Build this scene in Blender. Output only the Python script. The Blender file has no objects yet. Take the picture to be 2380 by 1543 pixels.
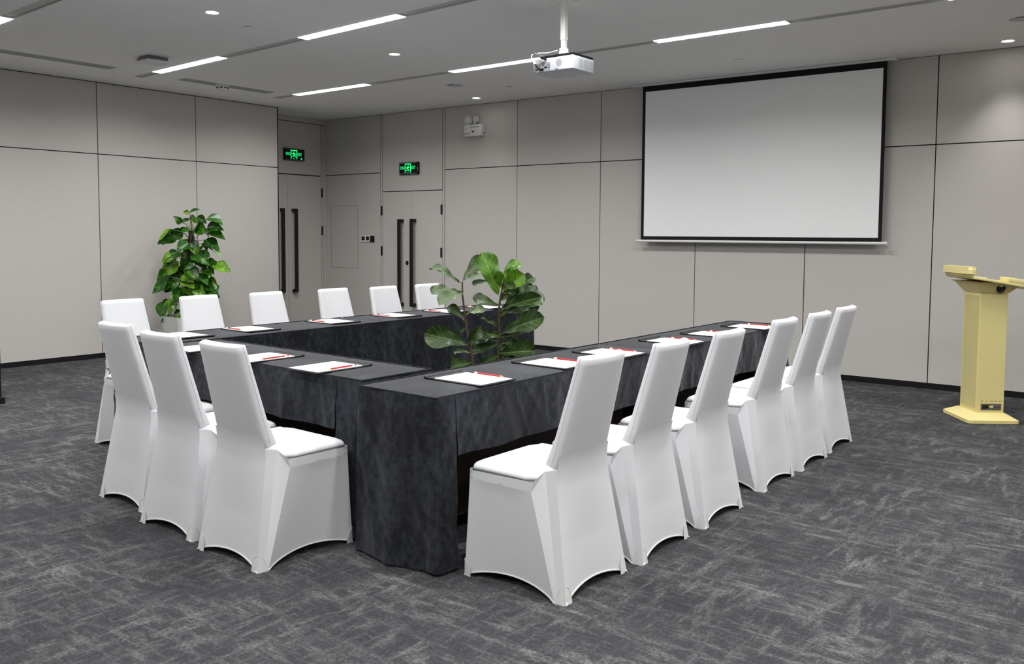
import bpy, bmesh, math, random
from mathutils import Vector, Matrix, noise
random.seed(7)
SC = bpy.context.scene
COL = SC.collection
PI = math.pi
sin, cos = math.sin, math.cos

# ------------------------------------------------------------------ camera
EYE = Vector((0, 0, 1.417))
RX = Vector((0.781355, 0.62405803, 0.00599437))
RY = Vector((0.04463565, -0.04630072, -0.99792981))
RZ = Vector((-0.62248857, 0.78000501, -0.06403253))
cam_data = bpy.data.cameras.new('camera')
cam = bpy.data.objects.new('camera', cam_data)
COL.objects.link(cam)
m = Matrix.Identity(4)
for i in range(3):
    m[i][0] = RX[i]; m[i][1] = -RY[i]; m[i][2] = -RZ[i]; m[i][3] = EYE[i]
cam.matrix_world = m
cam_data.sensor_width = 36.0
cam_data.lens = 2020.14 / 2380 * 36.0
cam_data.shift_y = -(771.5 - 673.07) / 2380
cam_data.clip_start = 0.05
SC.camera = cam

# ------------------------------------------------------------------ world, exposure, lamp strengths
w = bpy.data.worlds.new('world'); SC.world = w; w.use_nodes = True
w.node_tree.nodes['Background'].inputs[0].default_value = (0.9, 0.93, 1, 1)
w.node_tree.nodes['Background'].inputs[1].default_value = 0.05
SC.view_settings.view_transform = 'Standard'
SC.view_settings.look = 'None'
SC.view_settings.exposure = -0.14
SC.view_settings.gamma = 1.0
SC.view_settings.use_curve_mapping = False
STRIP_W = 28.0            # watts thrown downwards by each strip lamp
STRIP_SPREAD = 156.0      # its lens keeps the light off the upper walls
STRIP_POWER = 9.0        # emission of the linear ceiling lamps
DOWN_GLOW = 30.0          # emission of the downlight discs
SPOT_W = 98.0             # watts of each downlight
HC = 3.0635               # ceiling height

# ------------------------------------------------------------------ materials
MATS = {}
def lin(c):
    return tuple((v / 12.92 if v <= 0.04045 else ((v + 0.055) / 1.055) ** 2.4) for v in [x / 255 for x in c])
def mat(name, rgb, rough=0.6, metal=0.0, spec=0.4, noise_amt=0.0, noise_scale=20, bump=0.0, bump_scale=200, sheen=0.0, emit=None, emit_s=0.0, trans=0.0):
    if name in MATS: return MATS[name]
    m = bpy.data.materials.new(name); m.use_nodes = True
    nt = m.node_tree; b = nt.nodes['Principled BSDF']
    c = lin(rgb)
    b.inputs['Base Color'].default_value = (*c, 1)
    b.inputs['Roughness'].default_value = rough
    b.inputs['Metallic'].default_value = metal
    b.inputs['Specular IOR Level'].default_value = spec
    if sheen:
        b.inputs['Sheen Weight'].default_value = sheen
        b.inputs['Sheen Roughness'].default_value = 0.4
    if trans: b.inputs['Transmission Weight'].default_value = trans
    if emit:
        b.inputs['Emission Color'].default_value = (*lin(emit), 1)
        b.inputs['Emission Strength'].default_value = emit_s
    tc = nt.nodes.new('ShaderNodeTexCoord')
    if noise_amt:
        n = nt.nodes.new('ShaderNodeTexNoise'); n.inputs['Scale'].default_value = noise_scale; n.inputs['Detail'].default_value = 6
        r = nt.nodes.new('ShaderNodeMapRange')
        r.inputs['From Min'].default_value = 0.3; r.inputs['From Max'].default_value = 0.7
        r.inputs['To Min'].default_value = 1 - noise_amt; r.inputs['To Max'].default_value = 1 + noise_amt
        mx = nt.nodes.new('ShaderNodeVectorMath'); mx.operation = 'SCALE'
        mx.inputs[0].default_value = c
        nt.links.new(tc.outputs['Object'], n.inputs['Vector'])
        nt.links.new(n.outputs['Fac'], r.inputs['Value'])
        nt.links.new(r.outputs['Result'], mx.inputs['Scale'])
        nt.links.new(mx.outputs[0], b.inputs['Base Color'])
    if bump:
        n2 = nt.nodes.new('ShaderNodeTexNoise'); n2.inputs['Scale'].default_value = bump_scale; n2.inputs['Detail'].default_value = 3
        bp = nt.nodes.new('ShaderNodeBump'); bp.inputs['Strength'].default_value = bump; bp.inputs['Distance'].default_value = 0.002
        nt.links.new(tc.outputs['Object'], n2.inputs['Vector'])
        nt.links.new(n2.outputs['Fac'], bp.inputs['Height'])
        nt.links.new(bp.outputs['Normal'], b.inputs['Normal'])
    MATS[name] = m
    return m

M_WALL = mat('wall_fabric', (202, 198, 194), 0.9, spec=0.15, noise_amt=0.035, noise_scale=60, bump=0.15, bump_scale=500)
M_GROOVE = mat('groove_black', (14, 13, 14), 0.8)
M_CEIL = mat('ceiling_paint', (247, 247, 246), 0.95, spec=0.1, noise_amt=0.01, noise_scale=4)
M_SLOT = mat('slot_grey', (178, 178, 174), 0.7)
M_SLOTC = mat('slot_cover', (205, 205, 202), 0.8)
M_BASE = mat('baseboard_black', (16, 16, 18), 0.45)
M_WHITE = mat('spandex_white', (214, 215, 218), 0.75, spec=0.2, sheen=0.15, bump=0.05, bump_scale=900)
M_POCKET = mat('foot_pocket_cloth', (216, 212, 209), 0.85, spec=0.1, noise_amt=0.06, noise_scale=25)
M_SEAM = mat('seam_thread', (196, 192, 190), 0.8)
M_BLACK = mat('black_metal', (18, 18, 20), 0.4)
M_PLASTIC = mat('white_plastic', (232, 232, 234), 0.4)
M_WMETAL = mat('white_metal', (240, 240, 238), 0.35)
M_GREYP = mat('grey_plastic', (120, 122, 124), 0.5)
M_PAPER = mat('paper_white', (248, 249, 252), 0.8, spec=0.2)
M_LEATHER = mat('black_leather', (30, 31, 34), 0.5, noise_amt=0.1, noise_scale=200)
M_CORD = mat('dark_elastic', (58, 60, 62), 0.7)
M_RED = mat('pencil_red', (176, 28, 30), 0.35)
M_TIPW = mat('pencil_wood', (214, 170, 120), 0.6)
M_ERASER = mat('eraser_white', (235, 230, 226), 0.5)
M_CREAM = mat('cream_paint', (228, 214, 148), 0.5, noise_amt=0.02, noise_scale=150)
M_MESH = mat('cream_grille', (206, 193, 134), 0.7, noise_amt=0.12, noise_scale=400)
M_STEEL = mat('brushed_steel', (150, 142, 130), 0.35, metal=0.7)
M_SCREEN = mat('screen_fabric', (252, 253, 254), 0.9, spec=0.1)
M_SCRB = mat('screen_border', (10, 10, 14), 0.8)
M_TABLEW = mat('dark_wood', (44, 26, 18), 0.5, noise_amt=0.2, noise_scale=8)
M_POT = mat('glazed_white_pot', (225, 225, 222), 0.3)
M_SOIL = mat('soil', (44, 34, 26), 0.95, noise_amt=0.3, noise_scale=60)
M_STEM = mat('woody_stem', (74, 60, 38), 0.8, noise_amt=0.25, noise_scale=60)
M_GSTEM = mat('green_stem', (112, 138, 58), 0.6)
M_GLASS = mat('lamp_lens', (205, 208, 205), 0.2, noise_amt=0.25, noise_scale=90)
M_CHROME = mat('chrome', (200, 200, 200), 0.15, metal=1.0)
M_BOARD = mat('panel_white', (205, 212, 208), 0.4)
M_DARKCAP = mat('dark_socket', (24, 24, 26), 0.5)
M_DULLRED = mat('mark_red', (150, 44, 48), 0.5)
M_INK = mat('printed_grey', (84, 84, 104), 0.6)
M_YELLOW = mat('cable_yellow', (200, 190, 30), 0.5)
M_BLUEINK = mat('blue_ink', (70, 80, 170), 0.6)
M_ORANGE = mat('orange_wire', (200, 90, 40), 0.5)
M_DOWNTRIM = mat('downlight_trim', (222, 222, 216), 0.4)
M_SPEAKER = mat('speaker_grille', (198, 198, 200), 0.7)
M_LABEL = mat('olive_label', (160, 130, 60), 0.6)
M_GREEN = mat('exit_green', (20, 200, 90), 0.5, emit=(40, 255, 140), emit_s=1.1)
M_LAMP = mat('lamp_diffuser', (255, 255, 250), 0.5, emit=(253, 253, 250), emit_s=STRIP_POWER)
M_DISC = mat('downlight_glow', (255, 255, 250), 0.5, emit=(255, 252, 244), emit_s=DOWN_GLOW)

def velvet(name, c0, c1):
    m = bpy.data.materials.new(name); m.use_nodes = True; nt = m.node_tree; b = nt.nodes['Principled BSDF']
    b.inputs['Roughness'].default_value = 0.9; b.inputs['Specular IOR Level'].default_value = 0.15
    b.inputs['Sheen Weight'].default_value = 0.22; b.inputs['Sheen Roughness'].default_value = 0.45
    tc = nt.nodes.new('ShaderNodeTexCoord')
    mp = nt.nodes.new('ShaderNodeMapping'); mp.inputs['Scale'].default_value = (1, 1, 0.8)
    n = nt.nodes.new('ShaderNodeTexNoise'); n.inputs['Scale'].default_value = 34; n.inputs['Detail'].default_value = 9; n.inputs['Roughness'].default_value = 0.62; n.inputs['Distortion'].default_value = 0.15
    n2 = nt.nodes.new('ShaderNodeTexNoise'); n2.inputs['Scale'].default_value = 3; n2.inputs['Detail'].default_value = 3
    ad = nt.nodes.new('ShaderNodeMath'); ad.operation = 'ADD'
    cr = nt.nodes.new('ShaderNodeValToRGB')
    cr.color_ramp.elements[0].position = 0.78; cr.color_ramp.elements[0].color = (*lin(c0), 1)
    cr.color_ramp.elements[1].position = 1.25; cr.color_ramp.elements[1].color = (*lin(c1), 1)
    cr.color_ramp.elements[1].position = 1.0
    sc = nt.nodes.new('ShaderNodeMath'); sc.operation = 'MULTIPLY'; sc.inputs[1].default_value = 0.86
    nt.links.new(tc.outputs['Object'], mp.inputs[0]); nt.links.new(mp.outputs[0], n.inputs['Vector']); nt.links.new(mp.outputs[0], n2.inputs['Vector'])
    nt.links.new(n.outputs['Fac'], ad.inputs[0]); nt.links.new(n2.outputs['Fac'], ad.inputs[1])
    nt.links.new(ad.outputs[0], sc.inputs[0]); nt.links.new(sc.outputs[0], cr.inputs[0]); nt.links.new(cr.outputs[0], b.inputs['Base Color'])
    bp = nt.nodes.new('ShaderNodeBump'); bp.inputs['Strength'].default_value = 0.25; bp.inputs['Distance'].default_value = 0.004
    nt.links.new(n.outputs['Fac'], bp.inputs['Height']); nt.links.new(bp.outputs[0], b.inputs['Normal'])
    return m
M_VELVET = velvet('velvet_charcoal', (20, 22, 28), (45, 49, 57))
M_VSEAM = mat('velvet_seam', (34, 36, 42), 0.9)

def carpet():
    m = bpy.data.materials.new('carpet_weave'); m.use_nodes = True; nt = m.node_tree; b = nt.nodes['Principled BSDF']
    L = nt.links.new
    b.inputs['Roughness'].default_value = 0.95; b.inputs['Specular IOR Level'].default_value = 0.12
    tc = nt.nodes.new('ShaderNodeTexCoord')
    def nz(scale3, sc, det, rot=0.0, rough=0.6, dist=0.0):
        mp = nt.nodes.new('ShaderNodeMapping'); mp.inputs['Scale'].default_value = scale3; mp.inputs['Rotation'].default_value = (0, 0, rot)
        n = nt.nodes.new('ShaderNodeTexNoise'); n.inputs['Scale'].default_value = sc; n.inputs['Detail'].default_value = det
        n.inputs['Roughness'].default_value = rough; n.inputs['Distortion'].default_value = dist
        L(tc.outputs['Object'], mp.inputs[0]); L(mp.outputs[0], n.inputs['Vector']); return n.outputs['Fac']
    def rng(v, a, b_, c=0.0, d=1.0):
        r = nt.nodes.new('ShaderNodeMapRange'); r.inputs['From Min'].default_value = a; r.inputs['From Max'].default_value = b_
        r.inputs['To Min'].default_value = c; r.inputs['To Max'].default_value = d; L(v, r.inputs['Value']); return r.outputs['Result']
    def ma(op, a, b_):
        x = nt.nodes.new('ShaderNodeMath'); x.operation = op
        for i, v in enumerate((a, b_)):
            if isinstance(v, (int, float)): x.inputs[i].default_value = v
            else: L(v, x.inputs[i])
        return x.outputs[0]
    # worn-looking weave: ragged streaks along x and along y, inside soft patches, broken up by the pile
    sx = rng(nz((1.2, 5.0, 1), 4.0, 8, 0.0, 0.7), 0.485, 0.62)
    sy = rng(nz((5.0, 1.2, 1), 3.8, 8, 0.0, 0.7), 0.485, 0.62)
    fx = rng(nz((1.1, 20.0, 1), 3.4, 7, 0.0, 0.75), 0.57, 0.70)
    fy = rng(nz((20.0, 1.1, 1), 3.4, 7, 0.0, 0.75), 0.57, 0.70)
    px = rng(nz((1.0, 1.6, 1), 1.7, 4), 0.40, 0.66)
    py_ = rng(nz((1.6, 1.0, 1), 1.9, 4, 0.3), 0.42, 0.66)
    grain = rng(nz((1, 1, 1), 70, 4, 0, 0.8), 0.34, 0.66)
    speck = rng(nz((1, 1, 1), 260, 2), 0.34, 0.66)
    a = ma('MULTIPLY', ma('ADD', sx, ma('MULTIPLY', fx, 0.8)), ma('ADD', ma('MULTIPLY', px, 0.70), 0.24))
    c = ma('MULTIPLY', ma('ADD', sy, ma('MULTIPLY', fy, 0.9)), ma('ADD', ma('MULTIPLY', py_, 0.72), 0.22))
    s = ma('ADD', ma('MAXIMUM', a, c), ma('MULTIPLY', px, 0.10))
    s = ma('MULTIPLY', s, ma('ADD', ma('MULTIPLY', grain, 1.3), 0.12))
    s = ma('ADD', ma('MULTIPLY', s, 0.85), ma('MULTIPLY', ma('MULTIPLY', speck, grain), 0.26))
    cr = nt.nodes.new('ShaderNodeValToRGB')
    cr.color_ramp.elements[0].position = 0.0; cr.color_ramp.elements[0].color = (*lin((50, 50, 54)), 1)
    cr.color_ramp.elements[1].position = 1.0; cr.color_ramp.elements[1].color = (*lin((122, 123, 123)), 1)
    L(s, cr.inputs[0]); L(cr.outputs[0], b.inputs['Base Color'])
    bp = nt.nodes.new('ShaderNodeBump'); bp.inputs['Strength'].default_value = 0.5; bp.inputs['Distance'].default_value = 0.004
    L(speck, bp.inputs['Height']); L(bp.outputs[0], b.inputs['Normal'])
    return m
M_CARPET = carpet()

def leaf_mat(name, dark, light, vein, nveins, rough=0.35):
    m = bpy.data.materials.new(name); m.use_nodes = True; nt = m.node_tree; b = nt.nodes['Principled BSDF']; L = nt.links.new
    b.inputs['Roughness'].default_value = rough; b.inputs['Specular IOR Level'].default_value = 0.5
    uv = nt.nodes.new('ShaderNodeUVMap'); uv.uv_map = 'leaf'
    sp = nt.nodes.new('ShaderNodeSeparateXYZ'); L(uv.outputs[0], sp.inputs[0])
    def ma(op, a, b_=0.0, cl=False):
        x = nt.nodes.new('ShaderNodeMath'); x.operation = op; x.use_clamp = cl
        for i, v in enumerate((a, b_)):
            if isinstance(v, (int, float)): x.inputs[i].default_value = v
            else: L(v, x.inputs[i])
        return x.outputs[0]
    au = ma('ABSOLUTE', ma('SUBTRACT', sp.outputs[0], 0.5))           # 0 at the midrib
    mid = ma('SUBTRACT', 1.0, ma('DIVIDE', au, 0.022), True)
    ph = ma('MULTIPLY', ma('SUBTRACT', sp.outputs[1], ma('MULTIPLY', au, 0.55)), nveins)
    fr = ma('ABSOLUTE', ma('SUBTRACT', ma('FRACT', ph), 0.5))
    side = ma('MULTIPLY', ma('SUBTRACT', 1.0, ma('DIVIDE', fr, 0.07), True), 0.55)
    v = ma('MAXIMUM', mid, side)
    tc = nt.nodes.new('ShaderNodeTexCoord'); n = nt.nodes.new('ShaderNodeTexNoise'); n.inputs['Scale'].default_value = 14; n.inputs['Detail'].default_value = 4
    L(tc.outputs['Object'], n.inputs['Vector'])
    m1 = nt.nodes.new('ShaderNodeMix'); m1.data_type = 'RGBA'; m1.inputs[6].default_value = (*lin(dark), 1); m1.inputs[7].default_value = (*lin(light), 1)
    r = nt.nodes.new('ShaderNodeMapRange'); r.inputs['From Min'].default_value = 0.35; r.inputs['From Max'].default_value = 0.65; L(n.outputs['Fac'], r.inputs['Value']); L(r.outputs['Result'], m1.inputs[0])
    m2 = nt.nodes.new('ShaderNodeMix'); m2.data_type = 'RGBA'; m2.inputs[7].default_value = (*lin(vein), 1)
    L(v, m2.inputs[0]); L(m1.outputs[2], m2.inputs[6]); L(m2.outputs[2], b.inputs['Base Color'])
    bp = nt.nodes.new('ShaderNodeBump'); bp.inputs['Strength'].default_value = 0.4; bp.inputs['Distance'].default_value = 0.003; bp.invert = True
    L(v, bp.inputs['Height']); L(bp.outputs[0], b.inputs['Normal'])
    return m
M_FIG = leaf_mat('fig_leaf_dark', (34, 58, 22), (58, 84, 38), (120, 140, 76), 7, 0.36)
M_FIGB = leaf_mat('fig_leaf_bright', (52, 98, 10), (88, 134, 24), (160, 190, 80), 7)
M_FIGP = leaf_mat('fig_leaf_pale', (84, 104, 72), (112, 132, 98), (158, 174, 116), 7, 0.42)
M_POTHOS = leaf_mat('pothos_leaf', (20, 62, 10), (46, 102, 18), (110, 165, 50), 1, 0.28)
M_POTHOSY = leaf_mat('pothos_leaf_mottled', (44, 100, 18), (120, 165, 40), (140, 185, 60), 1, 0.3)

# ------------------------------------------------------------------ object helpers
def tag(o, label=None, cat=None, group=None, kind=None):
    if label: o['label'] = label
    if cat: o['category'] = cat
    if group: o['group'] = group
    if kind: o['kind'] = kind
    return o
def empty(name, loc=(0, 0, 0), rz=0.0, parent=None):
    o = bpy.data.objects.new(name, None); COL.objects.link(o); o.empty_display_size = 0.1
    o.location = loc; o.rotation_euler = (0, 0, rz)
    if parent: o.parent = parent
    return o
def obj(name, bm, mats, parent=None, smooth=None, loc=None, rz=None):
    """link a bmesh as one mesh object; smooth = sharp-edge angle in degrees"""
    me = bpy.data.meshes.new(name)
    bmesh.ops.recalc_face_normals(bm, faces=bm.faces)
    bm.to_mesh(me); bm.free()
    for mm in (mats if isinstance(mats, (list, tuple)) else [mats]): me.materials.append(mm)
    if smooth is not None:
        me.shade_smooth()
        if smooth < 179: me.set_sharp_from_angle(angle=math.radians(smooth))
    o = bpy.data.objects.new(name, me); COL.objects.link(o)
    if parent: o.parent = parent
    if loc is not None: o.location = loc
    if rz is not None: o.rotation_euler = (0, 0, rz)
    return o
def copy_tree(o, parent=None):
    c = o.copy(); COL.objects.link(c)
    c.parent = parent
    for ch in list(o.children): copy_tree(ch, c)
    return c
def BM(): return bmesh.new()
def box(bm, x0, x1, y0, y1, z0, z1, mi=0, bev=0.0, seg=2):
    vs = [bm.verts.new((x, y, z)) for z in (z0, z1) for y in (y0, y1) for x in (x0, x1)]
    fs = [bm.faces.new([vs[i] for i in q]) for q in ((0, 2, 3, 1), (4, 5, 7, 6), (0, 1, 5, 4), (2, 6, 7, 3), (0, 4, 6, 2), (1, 3, 7, 5))]
    for f in fs: f.material_index = mi
    if bev > 0:
        es = list({e for f in fs for e in f.edges})
        r = bmesh.ops.bevel(bm, geom=es, offset=bev, segments=seg, affect='EDGES', profile=0.5)
        for f in r['faces']: f.material_index = mi
    return vs
def tube(bm, pts, r, seg=8, mi=0, cap=True):
    pts = [Vector(p) for p in pts]; rs = r if isinstance(r, (list, tuple)) else [r] * len(pts)
    rings = []; up = None
    for i, p in enumerate(pts):
        d = (pts[min(i + 1, len(pts) - 1)] - pts[max(i - 1, 0)]).normalized()
        if up is None:
            up = Vector((0, 0, 1)) if abs(d.z) < 0.9 else Vector((1, 0, 0))
        s = d.cross(up).normalized(); u = s.cross(d).normalized(); up = u
        rings.append([bm.verts.new(p + (s * cos(2 * PI * k / seg) + u * sin(2 * PI * k / seg)) * rs[i]) for k in range(seg)])
    for a, b in zip(rings, rings[1:]):
        for k in range(seg):
            f = bm.faces.new((a[k], a[(k + 1) % seg], b[(k + 1) % seg], b[k])); f.material_index = mi
    if cap:
        for q in (rings[0][::-1], rings[-1]):
            f = bm.faces.new(q); f.material_index = mi
def lathe(bm, prof, seg=24, c=(0, 0, 0), mi=0):
    """prof: list of (r, z); closed where r = 0"""
    c = Vector(c); rings = []
    for r, z in prof:
        if r < 1e-6: rings.append([bm.verts.new(c + Vector((0, 0, z)))])
        else: rings.append([bm.verts.new(c + Vector((r * cos(2 * PI * k / seg), r * sin(2 * PI * k / seg), z))) for k in range(seg)])
    for a, b in zip(rings, rings[1:]):
        for k in range(seg):
            k2 = (k + 1) % seg
            if len(a) == 1 and len(b) == 1: continue
            if len(a) == 1: f = bm.faces.new((a[0], b[k], b[k2]))
            elif len(b) == 1: f = bm.faces.new((a[k], a[k2], b[0]))
            else: f = bm.faces.new((a[k], a[k2], b[k2], b[k]))
            f.material_index = mi
def grid(bm, fn, nu, nv, mi=0):
    g = [[bm.verts.new(fn(i / nu, j / nv)) for i in range(nu + 1)] for j in range(nv + 1)]
    for j in range(nv):
        for i in range(nu):
            f = bm.faces.new((g[j][i], g[j][i + 1], g[j + 1][i + 1], g[j + 1][i])); f.material_index = mi
    return g
def weld(bm, d=0.0005): bmesh.ops.remove_doubles(bm, verts=bm.verts, dist=d)
def prism(bm, poly, z0, z1, mi=0):
    a = [bm.verts.new((x, y, z0)) for x, y in poly]; b = [bm.verts.new((x, y, z1)) for x, y in poly]
    fs = [bm.faces.new(a[::-1]), bm.faces.new(b)]
    for i in range(len(poly)):
        j = (i + 1) % len(poly); fs.append(bm.faces.new((a[i], a[j], b[j], b[i])))
    for f in fs: f.material_index = mi
def frustum(bm, r0, z0, r1, z1, mi=0):
    a = [bm.verts.new((x, y, z0)) for x, y in ((r0[0], r0[2]), (r0[1], r0[2]), (r0[1], r0[3]), (r0[0], r0[3]))]
    b = [bm.verts.new((x, y, z1)) for x, y in ((r1[0], r1[2]), (r1[1], r1[2]), (r1[1], r1[3]), (r1[0], r1[3]))]
    fs = [bm.faces.new(a[::-1]), bm.faces.new(b)] + [bm.faces.new((a[i], a[(i + 1) % 4], b[(i + 1) % 4], b[i])) for i in range(4)]
    for f in fs: f.material_index = mi
def text_mesh(name, body, size, m, parent, mtx, depth=0.0005, sx=1.0):
    cu = bpy.data.curves.new(name, 'FONT'); cu.body = body; cu.size = size; cu.extrude = depth; cu.align_x = 'CENTER'; cu.align_y = 'CENTER'
    t = bpy.data.objects.new(name + '_tmp', cu); COL.objects.link(t)
    bpy.context.view_layer.update()
    dg = bpy.context.evaluated_depsgraph_get()
    me = bpy.data.meshes.new_from_object(t.evaluated_get(dg))
    bpy.data.objects.remove(t); bpy.data.curves.remove(cu)
    for v in me.vertices: v.co.x *= sx
    me.transform(mtx)
    me.materials.clear(); me.materials.append(m)
    me.name = name
    o = bpy.data.objects.new(name, me); COL.objects.link(o); o.parent = parent
    return o
STAND = Matrix.Rotation(PI / 2, 4, 'X')       # text plane upright, facing -y

# ================================================================== SETTING
WA = 0.0403                                    # the screen wall runs at this angle to x
WO = Vector((-4.0, 8.6103, 0.0))
def wx(x): return (x + 4.0) / cos(WA)          # world x -> distance along the screen wall
def on_wall(o):                                # an object built in wall space: x along the wall, y into the wall
    o.location = WO; o.rotation_euler = (0, 0, WA); return o

bm = BM(); box(bm, -10.6, 4.5, -4.2, 9.3, -0.1, 0.0)
tag(obj('floor', bm, M_CARPET), 'grey carpet with pale criss-cross threads', kind='structure')

# ceiling with three visible rows of recessed lamp slots (near edge line, far edge line)
def rowline(y0, s, x): return y0 + s * (x + 5.0)
ROWS = [(-0.95, 0.0), (0.95, -0.01), (2.80, -0.022), (4.665, -0.033), (6.60, 0.008)]
SW = 0.102
bm = BM()
XA, XL, XR, XB = -10.6, -9.0, 4.2, 4.5
def cq(x0, x1, ya0, ya1, yb0, yb1, z=HC, mi=0):
    """quad from x0 to x1; near edge ya0..ya1, far edge yb0..yb1"""
    f = bm.faces.new([bm.verts.new(p) for p in ((x0, ya0, z), (x0, yb0, z), (x1, yb1, z), (x1, ya1, z))]); f.material_index = mi
prev = None
edges = [(-4.2, 0.0, False)]
for y0, s in ROWS: edges += [(y0, s, True)]
cur = lambda x: -4.2
for y0, s in ROWS:
    n0, n1 = rowline(y0, s, XL), rowline(y0, s, XR)
    cq(XL, XR, cur(XL), cur(XR), n0, n1)
    cur = (lambda y0, s: (lambda x: rowline(y0, s, x) + SW))(y0, s)
cq(XL, XR, cur(XL), cur(XR), 9.3, 9.3)
cq(XA, XL, -4.2, -4.2, 9.3, 9.3); cq(XR, XB, -4.2, -4.2, 9.3, 9.3)
for y0, s in ROWS:
    a0, a1 = rowline(y0, s, XL), rowline(y0, s, XR)
    D = 0.014
    cq(XL, XR, a0, a1, a0 + SW, a1 + SW, HC + D, 1)
    for (p, q) in (((XL, a0), (XR, a1)), ((XL, a0 + SW), (XR, a1 + SW)), ((XL, a0), (XL, a0 + SW)), ((XR, a1), (XR, a1 + SW))):
        f = bm.faces.new([bm.verts.new(v) for v in ((p[0], p[1], HC), (q[0], q[1], HC), (q[0], q[1], HC + D), (p[0], p[1], HC + D))]); f.material_index = 1
weld(bm)
o = obj('ceiling', bm, [M_CEIL, M_SLOTC]); tag(o, 'matt white ceiling with recessed lamp slots', kind='structure')
bm = BM(); box(bm, -10.7, 4.6, -4.3, 9.4, HC + 0.06, HC + 0.12)
tag(obj('ceiling', bm, M_SLOT), 'slab above the ceiling', kind='structure')

GAP = 0.005
def panels(bm, cols, rows, thick=0.02, y=0.0):
    """panels in wall space, front face at y, dark groove backing behind"""
    for (x0, x1) in cols:
        for (z0, z1) in rows:
            box(bm, x0 + GAP, x1 - GAP, y, y + thick, z0 + GAP, z1 - GAP, 0)
HPR, HPL = 2.257, 2.2728
# screen wall (wall_back)
bm = BM()
box(bm, wx(-10.6), wx(4.4), 0.021, 0.12, 0.0, HC + 0.05, 1)
JX = [-10.206, -9.072, None, None, -7.89, -6.714, -5.523, -4.329, -3.148, -1.981, -0.80, 0.38, 1.56, 2.74, 4.3]
full = [0.05, HPR, HC]
def col2(a, b): panels(bm, [(wx(a), wx(b))], [(0.05, HPR), (HPR, HC)])
col2(-10.206, -9.072)
for a, b in zip(JX[4:], JX[5:]): col2(a, b)
panels(bm, [(wx(-9.072), wx(-9.035)), (wx(-7.93), wx(-7.89))], [(0.0, HC)])     # slim door trims
panels(bm, [(wx(-9.035), wx(-7.93))], [(1.992, HC)])                              # panel over the double door
# thin outline of the flush access panel in the first bay
ax0, ax1, az0, az1 = wx(-10.09), wx(-9.53), 0.907, 1.811
for (a, b, c, d) in ((ax0, ax1, az0, az0 + .004), (ax0, ax1, az1 - .004, az1), (ax0, ax0 + .004, az0, az1), (ax1 - .004, ax1, az0, az1)):
    box(bm, a, b, -0.0006, 0.001, c, d, 2)
M_OUT = mat('faint_joint', (92, 86, 80), 0.8)
wb = on_wall(obj('wall_back', bm, [M_WALL, M_GROOVE, M_OUT])); tag(wb, 'grey fabric panelled wall behind the projection screen', kind='structure')
bm = BM(); box(bm, wx(-10.206), wx(-9.07), -0.006, 0.0, 0, 0.05); box(bm, wx(-7.89), wx(4.3), -0.006, 0.0, 0, 0.05)
on_wall(tag(obj('baseboard_back', bm, M_BASE), 'black skirting along the screen wall', kind='structure'))

# left wall (plant wall), front face at x = -9.646
LX = -9.646
bm = BM()
box(bm, LX - 0.6, LX - 0.021, -4.2, 7.112, 0, HC + 0.05, 1)
for y0, y1 in ((-3.7, -2.49), (-2.49, -1.29), (-1.29, -0.08), (-0.08, 1.12), (1.12, 2.32), (2.32, 3.515), (3.515, 4.718), (4.718, 5.919), (5.919, 7.11)):
    for z0, z1 in ((0.05, HPL), (HPL, HC - 0.004)):
        box(bm, LX - 0.02, LX, y0 + GAP, y1 - GAP, z0 + GAP, z1 - GAP, 0)
box(bm, LX - 0.6, LX + 0.001, 7.102, 7.116, 0, HC, 1)
wl = obj('wall_left', bm, [M_WALL, M_GROOVE]); tag(wl, 'grey panelled wall behind the potted climber', kind='structure')
bm = BM(); box(bm, LX, LX + 0.006, -4.2, 7.114, 0, 0.05)
tag(obj('baseboard_left', bm, M_BASE), 'black skirting along the plant wall', kind='structure')

# corner wall with the side door, front face at x = -10.206
CX = -10.206
bm = BM()
box(bm, CX - 0.12, CX - 0.021, 6.5, 8.7, 0, HC + 0.05, 1)
def cbox(y0, y1, z0, z1, mi=0): box(bm, CX - 0.02, CX, y0 + GAP, y1 - GAP, z0 + GAP, z1 - GAP, mi)
cbox(7.0, 8.275, 2.245, 2.99); cbox(8.275, 8.31, 0, 2.99); cbox(8.31, 8.372, 0, 2.99)
box(bm, CX - 0.02, CX + 0.012, 6.9, 8.37, 2.993, HC, 0)
tag(obj('wall_corner', bm, [M_WALL, M_GROOVE]), 'grey panelled recess wall holding the side door', kind='structure')
# unseen walls that close the room
bm = BM(); box(bm, 4.3, 4.42, -4.2, 9.2, 0, HC + 0.05); tag(obj('wall_right', bm, M_WALL), 'grey wall on the right of the room', kind='structure')
bm = BM(); box(bm, -10.6, 4.42, -4.2, -4.08, 0, HC + 0.05); tag(obj('wall_front', bm, M_WALL), 'grey wall behind the camera', kind='structure')

def bar_handle(x, z0, z1, side, y=0.0):
    """square pull: the bar stands 5 cm off the leaf, two feet offset to one side"""
    bm = BM()
    box(bm, x, x + 0.048, y - 0.075, y - 0.05, z0, z1, 0, 0.003, 1)
    xs = (x + 0.012, x + 0.06) if side > 0 else (x - 0.012, x + 0.036)
    for z in (z0, z1 - 0.045):
        box(bm, xs[0], xs[1], y - 0.06, y - 0.001, z, z + 0.045, 0, 0.003, 1)
    return bm
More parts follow.
